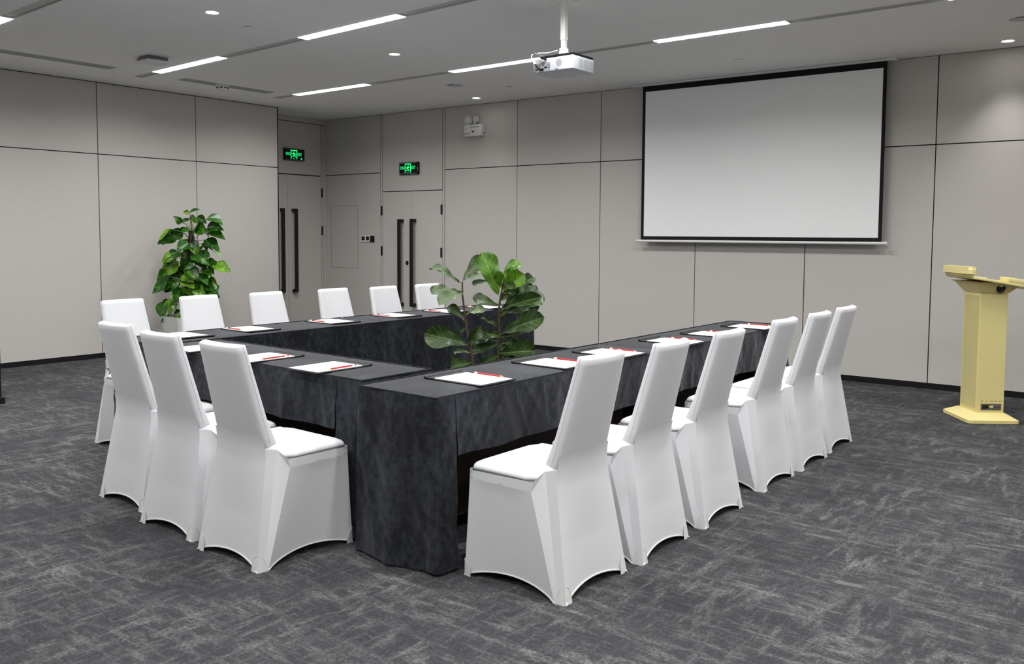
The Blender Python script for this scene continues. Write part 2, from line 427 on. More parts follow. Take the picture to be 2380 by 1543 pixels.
# door_1: double door in the screen wall
def double_door(name, xs, xm, xe, ztop, handles, hinges, knob, place, label):
    bm = BM(); box(bm, xs, xe, 0.018, 0.022, 0.0, ztop, 0)
    d = tag(obj(name, bm, M_GROOVE), label, kind='structure')
    leaves = []
    for a, b in ((xs, xm), (xm, xe)):
        bm = BM(); box(bm, a + 0.0018, b - 0.0018, 0.002, 0.018, 0.006, ztop - 0.004, 0)
        leaves.append(obj('door_leaf', bm, M_WALL, d))
    for lf, (hx, z0, z1, sd) in zip(leaves, handles):
        h = obj('handle', bar_handle(hx, z0, z1, sd), M_BLACK, lf); h['label'] = 'long square black pull handle'
    for hx, hz in hinges:
        bm = BM(); box(bm, hx - 0.012, hx + 0.012, -0.012, 0.003, hz - 0.065, hz + 0.065, 0, 0.003, 1)
        for k in (-0.022, 0.022): box(bm, hx - 0.0125, hx + 0.0125, -0.0125, 0.003, hz + k - 0.0015, hz + k + 0.0015, 0)
        hg = obj('hinge', bm, M_BLACK, d)
    bm = BM(); lathe(bm, [(0, 0.012), (0.012, 0.012), (0.024, 0.008), (0.026, 0), (0, 0)], 20)
    for v in bm.verts: v.co = Vector((knob[0] + v.co.x, 0.002 - v.co.z, knob[1] + v.co.y * 1.15))
    obj('lock', bm, M_BLACK, leaves[0])
    place(d); return d
double_door('door_1', wx(-9.035), wx(-8.482), wx(-7.93), 1.99,
            [(wx(-8.687), 0.416, 1.608, 1), (wx(-8.458), 0.418, 1.612, 1)],
            [(wx(-9.049), 1.73), (wx(-9.05), 1.168), (wx(-7.945), 1.735), (wx(-7.948), 1.163)],
            (wx(-8.569), 1.01), on_wall, 'grey double door beside the switches, two long black pulls')
def on_corner(o): o.location = (CX, 0, 0); o.rotation_euler = (0, 0, PI / 2); return o
double_door('door_2', 7.05, 7.68, 8.275, 2.24,
            [(7.533, 0.57, 1.756, 1), (7.756, 0.565, 1.756, -1)],
            [(8.292, 2.0), (8.292, 1.448)],
            (7.605, 1.109), on_corner, 'grey side door partly hidden by the plant wall, black pulls')

# ------------------------------------------------------------------ projection screen
scr = on_wall(tag(empty('projection_screen'), 'wide white pull-down projection screen with black border', 'screen'))
OFF = -0.10
def wq(x): return wx(x)
sx0, sx1 = wx(-4.936), wx(-2.40)
bm = BM(); box(bm, sx0, sx1, OFF, OFF + 0.002, 1.36, HC - 0.006)
obj('border', bm, M_SCRB, scr)['label'] = 'black masking border'
bm = BM(); box(bm, sx0 + 0.036, sx1 - 0.033, OFF - 0.001, OFF - 0.0002, 1.400, 2.982)
obj('screen_surface', bm, M_SCREEN, scr)['label'] = 'plain white viewing surface'
bm = BM(); tube(bm, [(sx0 - 0.035, OFF, 1.348), (sx1 + 0.035, OFF, 1.348)], 0.014, 12); 
for x in (sx0 - 0.05, sx1 + 0.035): tube(bm, [(x, OFF, 1.348), (x + 0.015, OFF, 1.348)], 0.018, 12)
obj('bottom_bar', bm, M_PLASTIC, scr, 40)
bm = BM(); box(bm, wx(-5.06), wx(-2.31), OFF - 0.035, OFF + 0.04, HC - 0.022, HC - 0.002, 0, 0.003, 1)
obj('casing', bm, M_PLASTIC, scr)

# ------------------------------------------------------------------ ceiling lamps
def strip(x0, x1, row, label):
    y0, s = ROWS[row]
    xc = (x0 + x1) / 2; L = (x1 - x0) / 2
    t = tag(empty('strip_light', (xc, rowline(y0, s, xc) + SW / 2, HC), math.atan(s)), label, 'ceiling light', 'linear lamps recessed in the ceiling slots')
    bm = BM(); box(bm, -L + 0.004, L - 0.004, -SW / 2 + 0.003, SW / 2 - 0.003, -0.004, 0.006)
    obj('diffuser', bm, M_LAMP, t)['label'] = 'glowing white diffuser'
    bm = BM(); box(bm, -L, L, -SW / 2 + 0.001, SW / 2 - 0.001, 0.0065, 0.0135)
    for x in (-L, L - 0.004): box(bm, x, x + 0.004, -SW / 2 + 0.001, SW / 2 - 0.001, 0.0, 0.008)
    obj('housing', bm, M_WMETAL, t)
    ld = bpy.data.lights.new('strip_lamp', 'AREA'); ld.shape = 'RECTANGLE'; ld.size = 2 * L - 0.01; ld.size_y = SW - 0.008
    ld.energy = STRIP_W * L / 0.62; ld.spread = math.radians(STRIP_SPREAD); ld.color = (1.0, 0.995, 0.985)
    lo = bpy.data.objects.new('lamp', ld); COL.objects.link(lo); lo.parent = t; lo.location = (0, 0, -0.006)
    return t
strip(-8.585, -7.335, 3, 'lit strip lamp at the left end of the middle slot, beside the access point')
strip(-6.09, -4.85, 3, 'lit strip lamp in the middle slot, upper centre of the picture')
strip(-3.6, -2.4, 3, 'strip lamp of the middle slot beyond the top of the picture')
strip(-1.3, -0.1, 3, 'strip lamp at the right end of the middle slot')
strip(-8.62, -7.36, 4, 'lit strip lamp at the left end of the slot nearest the screen wall')
strip(-6.11, -4.90, 4, 'lit strip lamp whose right end runs behind the projector')
strip(-3.76, -2.61, 4, 'lit strip lamp above the projection screen')
strip(-1.485, -0.3, 4, 'lit strip lamp cut off by the top right corner of the picture')
strip(-8.58, -7.34, 2, 'lit strip lamp cut off by the top left corner of the picture')
strip(-6.08, -4.85, 2, 'strip lamp of the near slot above the front chairs')
strip(-3.6, -2.4, 2, 'strip lamp of the near slot above the near tables')
strip(-1.2, 0.0, 2, 'strip lamp of the near slot above the open floor')
for k, x in enumerate((-8.58, -6.08, -3.6, -1.2, 1.2)):
    strip(x, x + 1.24, 1, ('far left', 'left', 'middle', 'right', 'far right')[k] + ' strip lamp in the slot just ahead of the camera')
for k, x in enumerate((-6.08, -3.6, -1.2, 1.2)):
    strip(x, x + 1.24, 0, ('far left', 'left', 'right', 'far right')[k] + ' strip lamp in the slot behind the camera')
for r, nm in ((2, 'near'), (3, 'middle'), (4, 'last')): strip(1.3, 2.5, r, 'strip lamp on the far right of the ' + nm + ' slot')

def downlight(x, y, label, w=None, r=0.046, cone=110):
    t = tag(empty('downlight', (x, y, HC)), label, 'downlight', 'round recessed downlights')
    bm = BM(); lathe(bm, [(r, -0.001), (r + 0.010, -0.004), (r + 0.014, 0.0), (r + 0.014, 0.004), (r, 0.004), (r, -0.001)], 32)
    obj('trim_ring', bm, M_DOWNTRIM, t, 40)
    bm = BM(); lathe(bm, [(0, -0.0005), (r, -0.0005), (r, 0.003), (0, 0.003)], 32)
    obj('lens', bm, M_DISC, t)['label'] = 'glowing white lens'
    ld = bpy.data.lights.new('downlight_lamp', 'SPOT'); ld.energy = w or SPOT_W; ld.spot_size = math.radians(cone); ld.spot_blend = 1.0; ld.shadow_soft_size = 0.05
    ld.color = (1.0, 0.985, 0.95)
    lo = bpy.data.objects.new('lamp', ld); COL.objects.link(lo); lo.parent = t; lo.location = (0, 0, -0.012)
    return t
downlight(-5.92, 3.785, 'small round downlight at the upper left, above the access point')
downlight(-5.933, 5.677, 'small round downlight between the two long lamp slots')
downlight(-7.031, 8.091, 'small round downlight close to the screen wall above the twin-head emergency lamp', 9, cone=84)
downlight(-1.386, 8.413, 'small round downlight close to the wall at the upper right edge', 45, cone=84)
for x, y, nm in ((-5.92, 1.9, 'above the front chairs beyond the top edge'), (-1.4, 1.9, 'above the near right chairs'), (-1.4, 3.785, 'above the right chair row'), (-1.4, 5.677, 'above the floor by the lectern')):
    downlight(x, y, 'round downlight ' + nm)

# slot diffusers of the air conditioning (run along the plant wall)
def vent(y0, y1, label):
    t = tag(empty('air_vent', (-8.72, (y0 + y1) / 2, HC)), label, 'air vent', 'long grey air slots by the plant wall')
    L = (y1 - y0) / 2
    bm = BM()
    for a, b, c, d in ((-0.105, -0.093, -L, L), (0.093, 0.105, -L, L), (-0.093, 0.093, -L, -L + 0.012), (-0.093, 0.093, L - 0.012, L)): box(bm, a, b, c, d, -0.003, 0.0)
    obj('frame', bm, M_CEIL, t)
    bm = BM(); box(bm, -0.093, 0.093, -L + 0.012, L - 0.012, -0.0012, -0.0002)
    for k in range(7): x = -0.082 + k * 0.0265; box(bm, x, x + 0.004, -L + 0.012, L - 0.012, -0.0026, -0.001)
    obj('slats', bm, M_SLOT, t)
vent(2.0, 4.45, 'long grey air slot in the ceiling at the far left')
vent(5.17, 6.35, 'grey air slot in the ceiling behind the smoke detector')

# smoke detector
t = tag(empty('smoke_detector', (-8.69, 5.67, HC - 0.003)), 'small white domed smoke detector in front of the air slot', 'smoke detector')
bm = BM(); lathe(bm, [(0, -0.008), (0.052, -0.008), (0.052, 0.003), (0, 0.003)], 28); obj('base', bm, M_PLASTIC, t, 40)
bm = BM(); lathe(bm, [(0, -0.045), (0.022, -0.044), (0.036, -0.034), (0.040, -0.022), (0.045, -0.008), (0, -0.008)], 28); 
for k in range(8):
    a = k * PI / 4; c = Vector((0.040 * cos(a), 0.040 * sin(a), -0.024)); s = Vector((-sin(a), cos(a), 0)) * 0.009
    box(bm, c.x - 0.006, c.x + 0.006, c.y - 0.006, c.y + 0.006, -0.029, -0.020, 1)
obj('dome', bm, [M_PLASTIC, M_BLACK], t, 50)
t.scale = (1.45, 1.45, 1.35)
# wireless access point
t = tag(empty('wireless_access_point', (-7.87, 4.40, HC), -0.02), 'flat square white access point with an orange wire under the ceiling', 'access point')
bm = BM(); box(bm, -0.09, 0.09, -0.10, 0.10, -0.038, 0.0, 0, 0.006, 2); obj('mounting_box', bm, M_GREYP, t, 40)
bm = BM(); box(bm, -0.12, 0.12, -0.12, 0.12, -0.058, -0.038, 0, 0.009, 3); obj('cover', bm, M_PLASTIC, t, 40)
bm = BM(); tube(bm, [(-0.09, -0.06, -0.02), (-0.14, -0.075, -0.008), (-0.17, -0.07, -0.012), (-0.16, -0.04, -0.02)], 0.007, 8); obj('wire', bm, M_ORANGE, t, 60)
bm = BM(); box(bm, -0.2, -0.155, -0.06, -0.02, -0.034, -0.012, 0, 0.003, 1); obj('plug', bm, M_BLACK, t)
# round ceiling speakers and sprinkler covers
def ceil_speaker(x, y, label):
    t = tag(empty('ceiling_speaker', (x, y, HC)), label, 'speaker', 'round flush ceiling speakers')
    bm = BM(); lathe(bm, [(0.098, -0.002), (0.112, -0.004), (0.116, 0), (0.116, 0.003), (0.098, 0.003), (0.098, -0.002)], 36); obj('rim', bm, M_CEIL, t, 40)
    bm = BM(); lathe(bm, [(0, -0.0015), (0.098, -0.0015), (0.098, 0.002), (0, 0.002)], 36); obj('grille', bm, M_SPEAKER, t)
    bm = BM(); box(bm, -0.045, 0.03, -0.063, -0.05, -0.0035, -0.001); obj('badge', bm, M_BLACK, t)
ceil_speaker(-6.62, 7.25, 'round grey ceiling speaker between the strip lamp and the screen wall')
ceil_speaker(-1.16, 7.62, 'round grey ceiling speaker at the upper right edge')
def sprinkler(x, y, label):
    bm = BM(); lathe(bm, [(0, -0.009), (0.038, -0.009), (0.0405, -0.0075), (0.0405, -0.0045), (0.034, -0.004), (0.034, -0.0005), (0, -0.0005)], 32)
    o = obj('sprinkler_cover', bm, M_CEIL, None, 40, (x, y, HC)); tag(o, label, 'sprinkler cover', 'flat round sprinkler covers')
sprinkler(-6.10, 4.23, 'flat white sprinkler cover just below the upper left downlight')
sprinkler(-6.21, 7.70, 'flat white sprinkler cover beyond the ceiling speaker')
sprinkler(-3.52, 7.80, 'flat white sprinkler cover above the projection screen')
sprinkler(-5.28, 7.62, 'flat white sprinkler cover just under the projector')
FIG_STEMS=[[(-3.675,4.215,0.526),(-3.682,4.215,0.590),(-3.709,4.204,0.720),(-3.732,4.196,0.850),(-3.745,4.194,0.947),(-3.756,4.191,1.023),(-3.760,4.195,1.104)],[(-3.579,4.355,0.519),(-3.590,4.358,0.660),(-3.592,4.370,0.824),(-3.598,4.374,0.933),(-3.595,4.381,0.988),(-3.589,4.390,1.043),(-3.586,4.397,1.097)]]
FIG_LEAVES=[((-3.764,4.191,1.098),(-3.945,4.079,1.183),0.060,2),((-3.760,4.195,1.109),(-3.722,4.341,1.265),0.081,2),((-3.756,4.198,1.115),(-3.658,4.242,1.157),0.038,2),((-3.757,4.191,1.034),(-3.956,4.098,1.048),0.065,2),((-3.749,4.198,1.039),(-3.817,4.035,0.958),0.092,2),((-3.736,4.193,0.850),(-3.841,4.155,0.949),0.060,0),((-3.734,4.198,0.893),(-3.571,4.203,0.935),0.054,2),((-3.714,4.198,0.693),(-3.867,3.955,0.784),0.127,0),((-3.719,4.194,0.698),(-3.621,4.219,0.826),0.070,0),((-3.697,4.207,0.644),(-3.816,4.177,0.648),0.033,2),((-3.601,4.378,1.007),(-3.691,4.304,1.296),0.127,1),((-3.586,4.393,1.043),(-3.447,4.449,1.155),0.108,1),((-3.592,4.392,1.097),(-3.575,4.545,1.234),0.070,1),((-3.584,4.399,1.097),(-3.471,4.384,1.065),0.049,0),((-3.640,4.355,1.113),(-3.806,4.348,1.079),0.038,2),((-3.596,4.376,0.944),(-3.718,4.245,1.000),0.073,0),((-3.591,4.379,0.925),(-3.312,4.456,1.017),0.081,0),((-3.583,4.383,0.895),(-3.411,4.607,1.018),0.146,0),((-3.583,4.382,0.884),(-3.394,4.539,0.957),0.076,0),((-3.586,4.369,0.759),(-3.317,4.492,0.883),0.122,0),((-3.572,4.379,0.737),(-3.598,4.234,0.783),0.046,0),((-3.676,4.244,0.891),(-3.603,4.360,0.812),0.027,0),((-3.595,4.359,0.715),(-3.704,4.251,0.776),0.060,0),((-3.592,4.360,0.699),(-3.737,4.265,0.640),0.081,0),((-3.575,4.374,0.699),(-3.514,4.473,0.697),0.049,0),((-3.589,4.357,0.639),(-3.383,4.484,0.655),0.111,0),((-3.596,4.349,0.606),(-3.589,4.488,0.670),0.087,0),((-3.585,4.392,1.021),(-3.534,4.672,1.122),0.070,0),((-3.568,4.367,0.551),(-3.421,4.481,0.520),0.081,0),((-3.686,4.211,0.585),(-3.794,4.121,0.546),0.081,0),((-3.591,4.351,0.579),(-3.711,4.315,0.532),0.081,0),((-3.595,4.387,1.064),(-3.579,4.332,1.176),0.060,1),((-3.588,4.380,0.906),(-3.493,4.623,1.075),0.125,0),((-3.588,4.389,1.021),(-3.468,4.517,1.103),0.098,0),((-3.595,4.380,0.977),(-3.507,4.460,1.098),0.092,0),((-3.593,4.373,0.879),(-3.514,4.506,0.947),0.092,0),((-3.589,4.365,0.742),(-3.481,4.557,0.776),0.076,0),((-3.589,4.359,0.660),(-3.527,4.490,0.714),0.081,0),((-3.588,4.358,0.644),(-3.518,4.435,0.587),0.087,0),((-3.716,4.196,0.693),(-3.647,4.332,0.741),0.054,0),((-3.725,4.197,0.801),(-3.806,4.206,0.745),0.043,0),((-3.587,4.357,0.617),(-3.672,4.312,0.581),0.065,0),((-3.587,4.394,1.065),(-3.544,4.489,1.189),0.092,1)]
POTHOS_LEAVES=[((-9.109,5.493,1.642),(-9.003,5.551,1.670)),((-9.137,5.503,1.632),(-9.182,5.463,1.648)),((-9.137,5.404,1.519),(-9.158,5.327,1.584)),((-9.168,5.428,1.530),(-9.087,5.460,1.552)),((-9.149,5.528,1.565),(-9.092,5.591,1.521)),((-9.089,5.578,1.588),(-9.027,5.644,1.521)),((-8.925,5.600,1.571),(-8.763,5.672,1.499)),((-9.028,5.463,1.397),(-8.914,5.488,1.530)),((-8.955,5.494,1.464),(-8.797,5.517,1.431)),((-8.939,5.607,1.459),(-8.780,5.699,1.435)),((-9.209,5.354,1.435),(-9.280,5.232,1.334)),((-9.151,5.423,1.452),(-9.063,5.449,1.425)),((-9.175,5.442,1.408),(-9.266,5.349,1.340)),((-9.203,5.373,1.346),(-9.277,5.265,1.273)),((-8.955,5.609,1.398),(-8.786,5.720,1.335)),((-8.955,5.596,1.331),(-8.829,5.664,1.221)),((-9.030,5.414,1.298),(-9.037,5.297,1.200)),((-9.070,5.500,1.319),(-9.001,5.517,1.198)),((-8.958,5.515,1.209),(-8.822,5.546,1.128)),((-9.187,5.384,1.185),(-9.256,5.289,1.124)),((-9.124,5.382,1.141),(-9.167,5.275,1.076)),((-9.137,5.464,1.185),(-9.161,5.428,1.084)),((-9.130,5.410,1.119),(-9.047,5.418,0.965)),((-9.203,5.344,1.129),(-9.256,5.244,1.014)),((-8.997,5.538,1.119),(-8.911,5.568,1.009)),((-8.934,5.609,1.086),(-8.856,5.657,1.076)),((-8.859,5.623,1.032),(-8.673,5.726,0.967)),((-8.907,5.528,0.977),(-8.782,5.547,0.914)),((-9.046,5.455,0.997),(-8.923,5.494,0.900)),((-9.281,5.388,1.026),(-9.210,5.459,0.868)),((-9.282,5.339,0.971),(-9.380,5.248,0.847)),((-9.252,5.333,0.927),(-9.189,5.354,0.817)),((-9.271,5.330,0.837),(-9.384,5.224,0.725)),((-9.189,5.427,0.848),(-9.308,5.337,0.734)),((-9.066,5.428,0.886),(-8.939,5.472,0.845)),((-8.936,5.472,0.911),(-8.780,5.495,0.828)),((-8.909,5.602,0.885),(-8.825,5.641,0.809)),((-9.124,5.412,0.795),(-9.004,5.472,0.691)),((-8.944,5.510,0.743),(-8.757,5.602,0.725)),((-8.969,5.465,0.788),(-8.816,5.503,0.694)),((-9.135,5.370,0.785),(-9.128,5.315,0.644)),((-9.235,5.305,0.638),(-9.206,5.285,0.485)),((-9.151,5.316,0.642),(-9.092,5.286,0.536)),((-9.199,5.305,0.473),(-9.220,5.244,0.442)),((-9.163,5.332,0.451),(-9.135,5.308,0.396)),((-9.194,5.399,0.512),(-9.256,5.362,0.471)),((-9.269,5.289,0.649),(-9.283,5.248,0.578)),((-8.849,5.613,0.820),(-8.784,5.614,0.717)),((-9.024,5.455,1.076),(-9.033,5.374,1.000)),((-9.039,5.491,1.186),(-8.918,5.537,1.088)),((-8.943,5.487,0.855),(-8.961,5.387,0.770)),((-9.076,5.386,0.943),(-8.938,5.411,0.858)),((-9.219,5.321,0.717),(-9.088,5.388,0.675)),((-8.882,5.542,1.255),(-8.864,5.457,1.190)),((-9.169,5.400,1.274),(-9.066,5.449,1.331)),((-9.093,5.457,1.541),(-8.976,5.496,1.563)),((-9.062,5.482,0.649),(-9.002,5.517,0.560)),((-8.989,5.548,0.638),(-8.932,5.585,0.538)),((-9.119,5.430,0.604),(-9.161,5.380,0.515)),((-8.933,5.594,0.986),(-8.845,5.653,1.076)),((-9.083,5.398,0.697),(-9.048,5.363,0.601))]

# ------------------------------------------------------------------ wall-mounted things
def glow(bm, x0, x1, z0, z1, y=-0.0338): box(bm, x0, x1, y, y + 0.001, z0, z1)
def exit_sign(label, mirror, place, cx, cz):
    """built in wall space, the face looks towards -y; mirror flips the running figure"""
    t = tag(empty('exit_sign'), label, 'exit sign'); 
    W, Hh = 0.35, 0.165
    bm = BM(); box(bm, cx - W / 2, cx + W / 2, -0.032, -0.002, cz - Hh / 2, cz + Hh / 2, 0, 0.003, 1); obj('case', bm, M_SCRB, t)
    for s, nm in ((1, 'upper'), (-1, 'lower')):
        bm = BM(); box(bm, cx - W / 2 + 0.012, cx + W / 2 - 0.03, -0.0345, -0.03, cz + s * 0.072 - 0.004, cz + s * 0.072 + 0.004); obj('edge_strip', bm, M_GREYP, t)
    ec = cx - W / 2 if not mirror else cx + W / 2
    bm = BM(); box(bm, (cx + W / 2 - 0.026), (cx + W / 2 - 0.004), -0.036, -0.03, cz - Hh / 2 + 0.01, cz + Hh / 2 - 0.01, 0, 0.002, 1); obj('end_cap', bm, M_BLACK, t)
    bm = BM()
    dx0 = cx - 0.012                                               # door frame pictogram
    glow(bm, dx0 - 0.056, dx0 - 0.044, cz - 0.06, cz + 0.06); glow(bm, dx0 + 0.044, dx0 + 0.056, cz - 0.06, cz + 0.06); glow(bm, dx0 - 0.056, dx0 + 0.056, cz + 0.052, cz + 0.064)
    sgn = -1 if mirror else 1
    def limb(p, q, r): 
        p = Vector((dx0 + sgn * p[0], -0.0333, cz + p[1])); q = Vector((dx0 + sgn * q[0], -0.0333, cz + q[1])); d = (q - p).normalized(); n = Vector((-d.z, 0, d.x)) * r
        a = [bm.verts.new(v) for v in (p - n - d * r * .5, q - n + d * r * .5, q + n + d * r * .5, p + n - d * r * .5)]; bm.faces.new(a)
    limb((0.000, 0.018), (-0.006, -0.010), 0.010); limb((0.0, 0.018), (0.026, 0.006), 0.005); limb((0.026, 0.006), (0.034, 0.018), 0.004)
    limb((0.0, 0.020), (-0.024, 0.012), 0.005); limb((-0.024, 0.012), (-0.030, -0.002), 0.004)
    limb((-0.004, -0.012), (0.020, -0.022), 0.006); limb((0.020, -0.022), (0.018, -0.040), 0.005)
    limb((-0.006, -0.012), (-0.020, -0.028), 0.006); limb((-0.020, -0.028), (-0.036, -0.030), 0.005)
    hv = [bm.verts.new((dx0 + sgn * 0.006 + 0.009 * cos(2 * PI * k / 14), -0.0333, cz + 0.034 + 0.009 * sin(2 * PI * k / 14))) for k in range(14)]; bm.faces.new(hv)
    hv = [bm.verts.new((dx0 + 0.008 * cos(2 * PI * k / 10), -0.0333, cz - 0.054 + 0.006 * sin(2 * PI * k / 10))) for k in range(10)]; bm.faces.new(hv)
    obj('running_figure', bm, M_GREEN, t)['label'] = 'glowing green running figure in a doorway'
    Tm = lambda x: Matrix.Translation((x, -0.0335, cz + 0.005)) @ STAND
    text_mesh('lettering', '\u5b89\u5168\u51fa\u53e3', 0.046, M_GREEN, t, Tm(dx0 - 0.101), sx=0.44)['label'] = 'glowing green characters'
    text_mesh('lettering', 'EXIT', 0.066, M_GREEN, t, Tm(dx0 + 0.098), sx=0.56)['label'] = 'glowing green word EXIT'
    if mirror:
        bm = BM(); glow(bm, cx + 0.108, cx + 0.128, cz - 0.066, cz - 0.042); obj('indicator', bm, M_GREEN, t)
        bm = BM(); tube(bm, [(cx - 0.15, -0.015, cz + 0.08), (cx - 0.142, -0.015, cz + 0.1), (cx - 0.125, -0.014, cz + 0.104), (cx - 0.115, -0.008, cz + 0.085)], 0.003, 6); obj('cable', bm, M_GREYP, t, 60)
    else:
        bm = BM(); tube(bm, [(cx - 0.155, -0.02, cz + 0.07)] + [(cx - 0.105 - 0.05 * cos(k * PI / 8), -0.02, cz + 0.08 + 0.035 * sin(k * PI / 8)) for k in range(9)], 0.0035, 6); obj('cable', bm, M_PLASTIC, t, 60)
        bm = BM(); box(bm, cx + W / 2 - 0.014, cx + W / 2 + 0.002, -0.0372, -0.0355, cz - 0.035, cz + 0.01); obj('sticker', bm, M_LABEL, t)
    place(t); return t
exit_sign('green glowing EXIT sign over the grey double door', False, on_wall, wx(-8.51), 2.296)
exit_sign('green glowing EXIT sign over the side door, hung at the recess', True, on_corner, 7.785, 2.52)

# twin-head emergency light
t = on_wall(tag(empty('emergency_light'), 'white emergency light box with two round lamp heads on the wall', 'emergency light'))
ex0, ex1, ez0, ez1 = wx(-7.51), wx(-7.225), 2.655, 2.80
bm = BM(); box(bm, ex0, ex1, -0.075, -0.001, ez0, ez1, 0, 0.005, 2); obj('case', bm, M_PLASTIC, t, 40)
for k, (hx, yaw) in enumerate(((ex0 + 0.055, 0.25), (ex0 + 0.165, -0.45))):
    hc = Vector((hx, -0.05, ez1 + 0.062))
    rot = Matrix.Translation(hc) @ Matrix.Rotation(yaw, 4, 'Z') @ Matrix.Rotation(PI / 2 + 0.1, 4, 'X')
    bm = BM(); lathe(bm, [(0, -0.05), (0.025, -0.048), (0.045, -0.02), (0.053, 0.0), (0.056, 0.008), (0.051, 0.010), (0.048, 0.004), (0, 0.004)], 28)
    bmesh.ops.transform(bm, matrix=rot, verts=bm.verts)
    tube(bm, [(hx, -0.045, ez1 - 0.002), (hx, -0.045, ez1 + 0.02)], 0.008, 8)
    lh = obj('lamp_head', bm, M_PLASTIC, t, 40)
    bm = BM(); lathe(bm, [(0, 0.012), (0.02, 0.011), (0.04, 0.0075), (0.048, 0.005), (0, 0.0045)], 28); bmesh.ops.transform(bm, matrix=rot, verts=bm.verts); obj('lens', bm, M_GLASS, lh, 40)
    bm = BM(); lathe(bm, [(0, 0.016), (0.012, 0.015), (0.022, 0.012), (0.022, 0.0105), (0, 0.0105)], 20); bmesh.ops.transform(bm, matrix=rot, verts=bm.verts); obj('bulb', bm, M_PLASTIC, lh, 60)
bm = BM()
for k in range(14): 
    x = ex0 + 0.115 + k * 0.0098; box(bm, x, x + 0.007, -0.0758, -0.074, ez1 - 0.038, ez1 - 0.030 + 0.002 * (k % 3))
box(bm, ex0 + 0.045, ex0 + 0.105, -0.0758, -0.074, ez0 + 0.030, ez0 + 0.036)
for k in range(10):
    a = k * PI / 5; c = (ex0 + 0.025 + 0.011 * cos(a), ez0 + 0.03 + 0.011 * sin(a)); box(bm, c[0] - 0.0025, c[0] + 0.0025, -0.0758, -0.074, c[1] - 0.0025, c[1] + 0.0025)
box(bm, ex0 + 0.027, ex0 + 0.035, -0.0758, -0.074, ez1 - 0.058, ez1 - 0.04); box(bm, ex0 + 0.19, ex0 + 0.22, -0.0758, -0.074, ez0 + 0.058, ez0 + 0.062)
obj('printing', bm, M_INK, t)['label'] = 'small grey printed lines'
bm = BM(); box(bm, ex0 + 0.135, ex0 + 0.168, -0.0758, -0.074, ez0 + 0.045, ez0 + 0.068); obj('red_mark', bm, M_DULLRED, t)
bm = BM(); tube(bm, [(ex1 + 0.001, -0.03, ez1 - 0.012)] + [(ex1 + 0.004 + 0.018 * sin(k * PI / 8), -0.03, ez1 - 0.012 - 0.1 * k / 8) for k in range(9)], 0.003, 6); tube(bm, [(ex1 - 0.006, -0.03, ez0 + 0.034), (ex1 + 0.010, -0.03, ez0 + 0.034)], 0.007, 8, 1)
obj('cable', bm, [M_PLASTIC, M_BLACK], t, 60)

# switches next to the access panel
def wall_switch(x0, x1, z0, z1, label, dark):
    t = on_wall(tag(empty('wall_switch'), label, 'switch'))
    bm = BM(); box(bm, x0, x1, -0.011, -0.0005, z0, z1, 0, 0.0025, 2); obj('plate', bm, M_BLACK if dark else M_WMETAL, t, 40)
    bm = BM(); 
    if dark: box(bm, x0 + 0.008, x1 - 0.008, -0.0125, -0.010, z0 + 0.010, z1 - 0.010, 0, 0.001, 1)
    else: box(bm, x0 + 0.012, x1 - 0.012, -0.0122, -0.0105, z0 + 0.026, z1 - 0.010)
    obj('display', bm, M_DARKCAP, t)
    if not dark:
        bm = BM()
        for k in range(3): a = x0 + 0.018 + k * 0.024; box(bm, a, a + 0.012, -0.012, -0.0108, z0 + 0.010, z0 + 0.015)
        obj('buttons', bm, M_GREYP, t)
s0 = wx(-9.456)
wall_switch(s0, s0 + 0.088, 1.287, 1.378, 'white thermostat with a dark display, left one of the pair', False)
wall_switch(s0 + 0.089, s0 + 0.176, 1.287, 1.378, 'white thermostat with a dark display, next to the black switch plate', False)
wall_switch(s0 + 0.178, s0 + 0.262, 1.287, 1.378, 'black square switch plate left of the double door', True)

# ------------------------------------------------------------------ tables and their cloths
TH = 0.75
def table(x0, x1, y0, y1, label):
    """folding table under the cloth"""
    t = tag(empty('folding_table', ((x0 + x1) / 2, (y0 + y1) / 2, 0)), label, 'table', 'cloth-covered meeting tables')
    a, b = (x1 - x0) / 2 - 0.012, (y1 - y0) / 2 - 0.012
    bm = BM(); box(bm, -a, a, -b, b, TH - 0.035, TH - 0.006, 0, 0.004, 1); obj('tabletop', bm, M_TABLEW, t)
    for sx in (-1, 1):
        for sy in (-1, 1):
            bm = BM(); box(bm, sx * 0.06 - 0.015, sx * 0.06 + 0.015, sy * (b - 0.06) - 0.015, sy * (b - 0.06) + 0.015, 0.0, TH - 0.036, 0, 0.003, 1)
            obj('leg', bm, M_BLACK, t)
    return t, a, b
def panel_board(t, x0, x1, y0, y1):
    bm = BM(); box(bm, x0, x1, y0, y1, 0.10, TH - 0.036); obj('modesty_panel', bm, M_TABLEW, t)
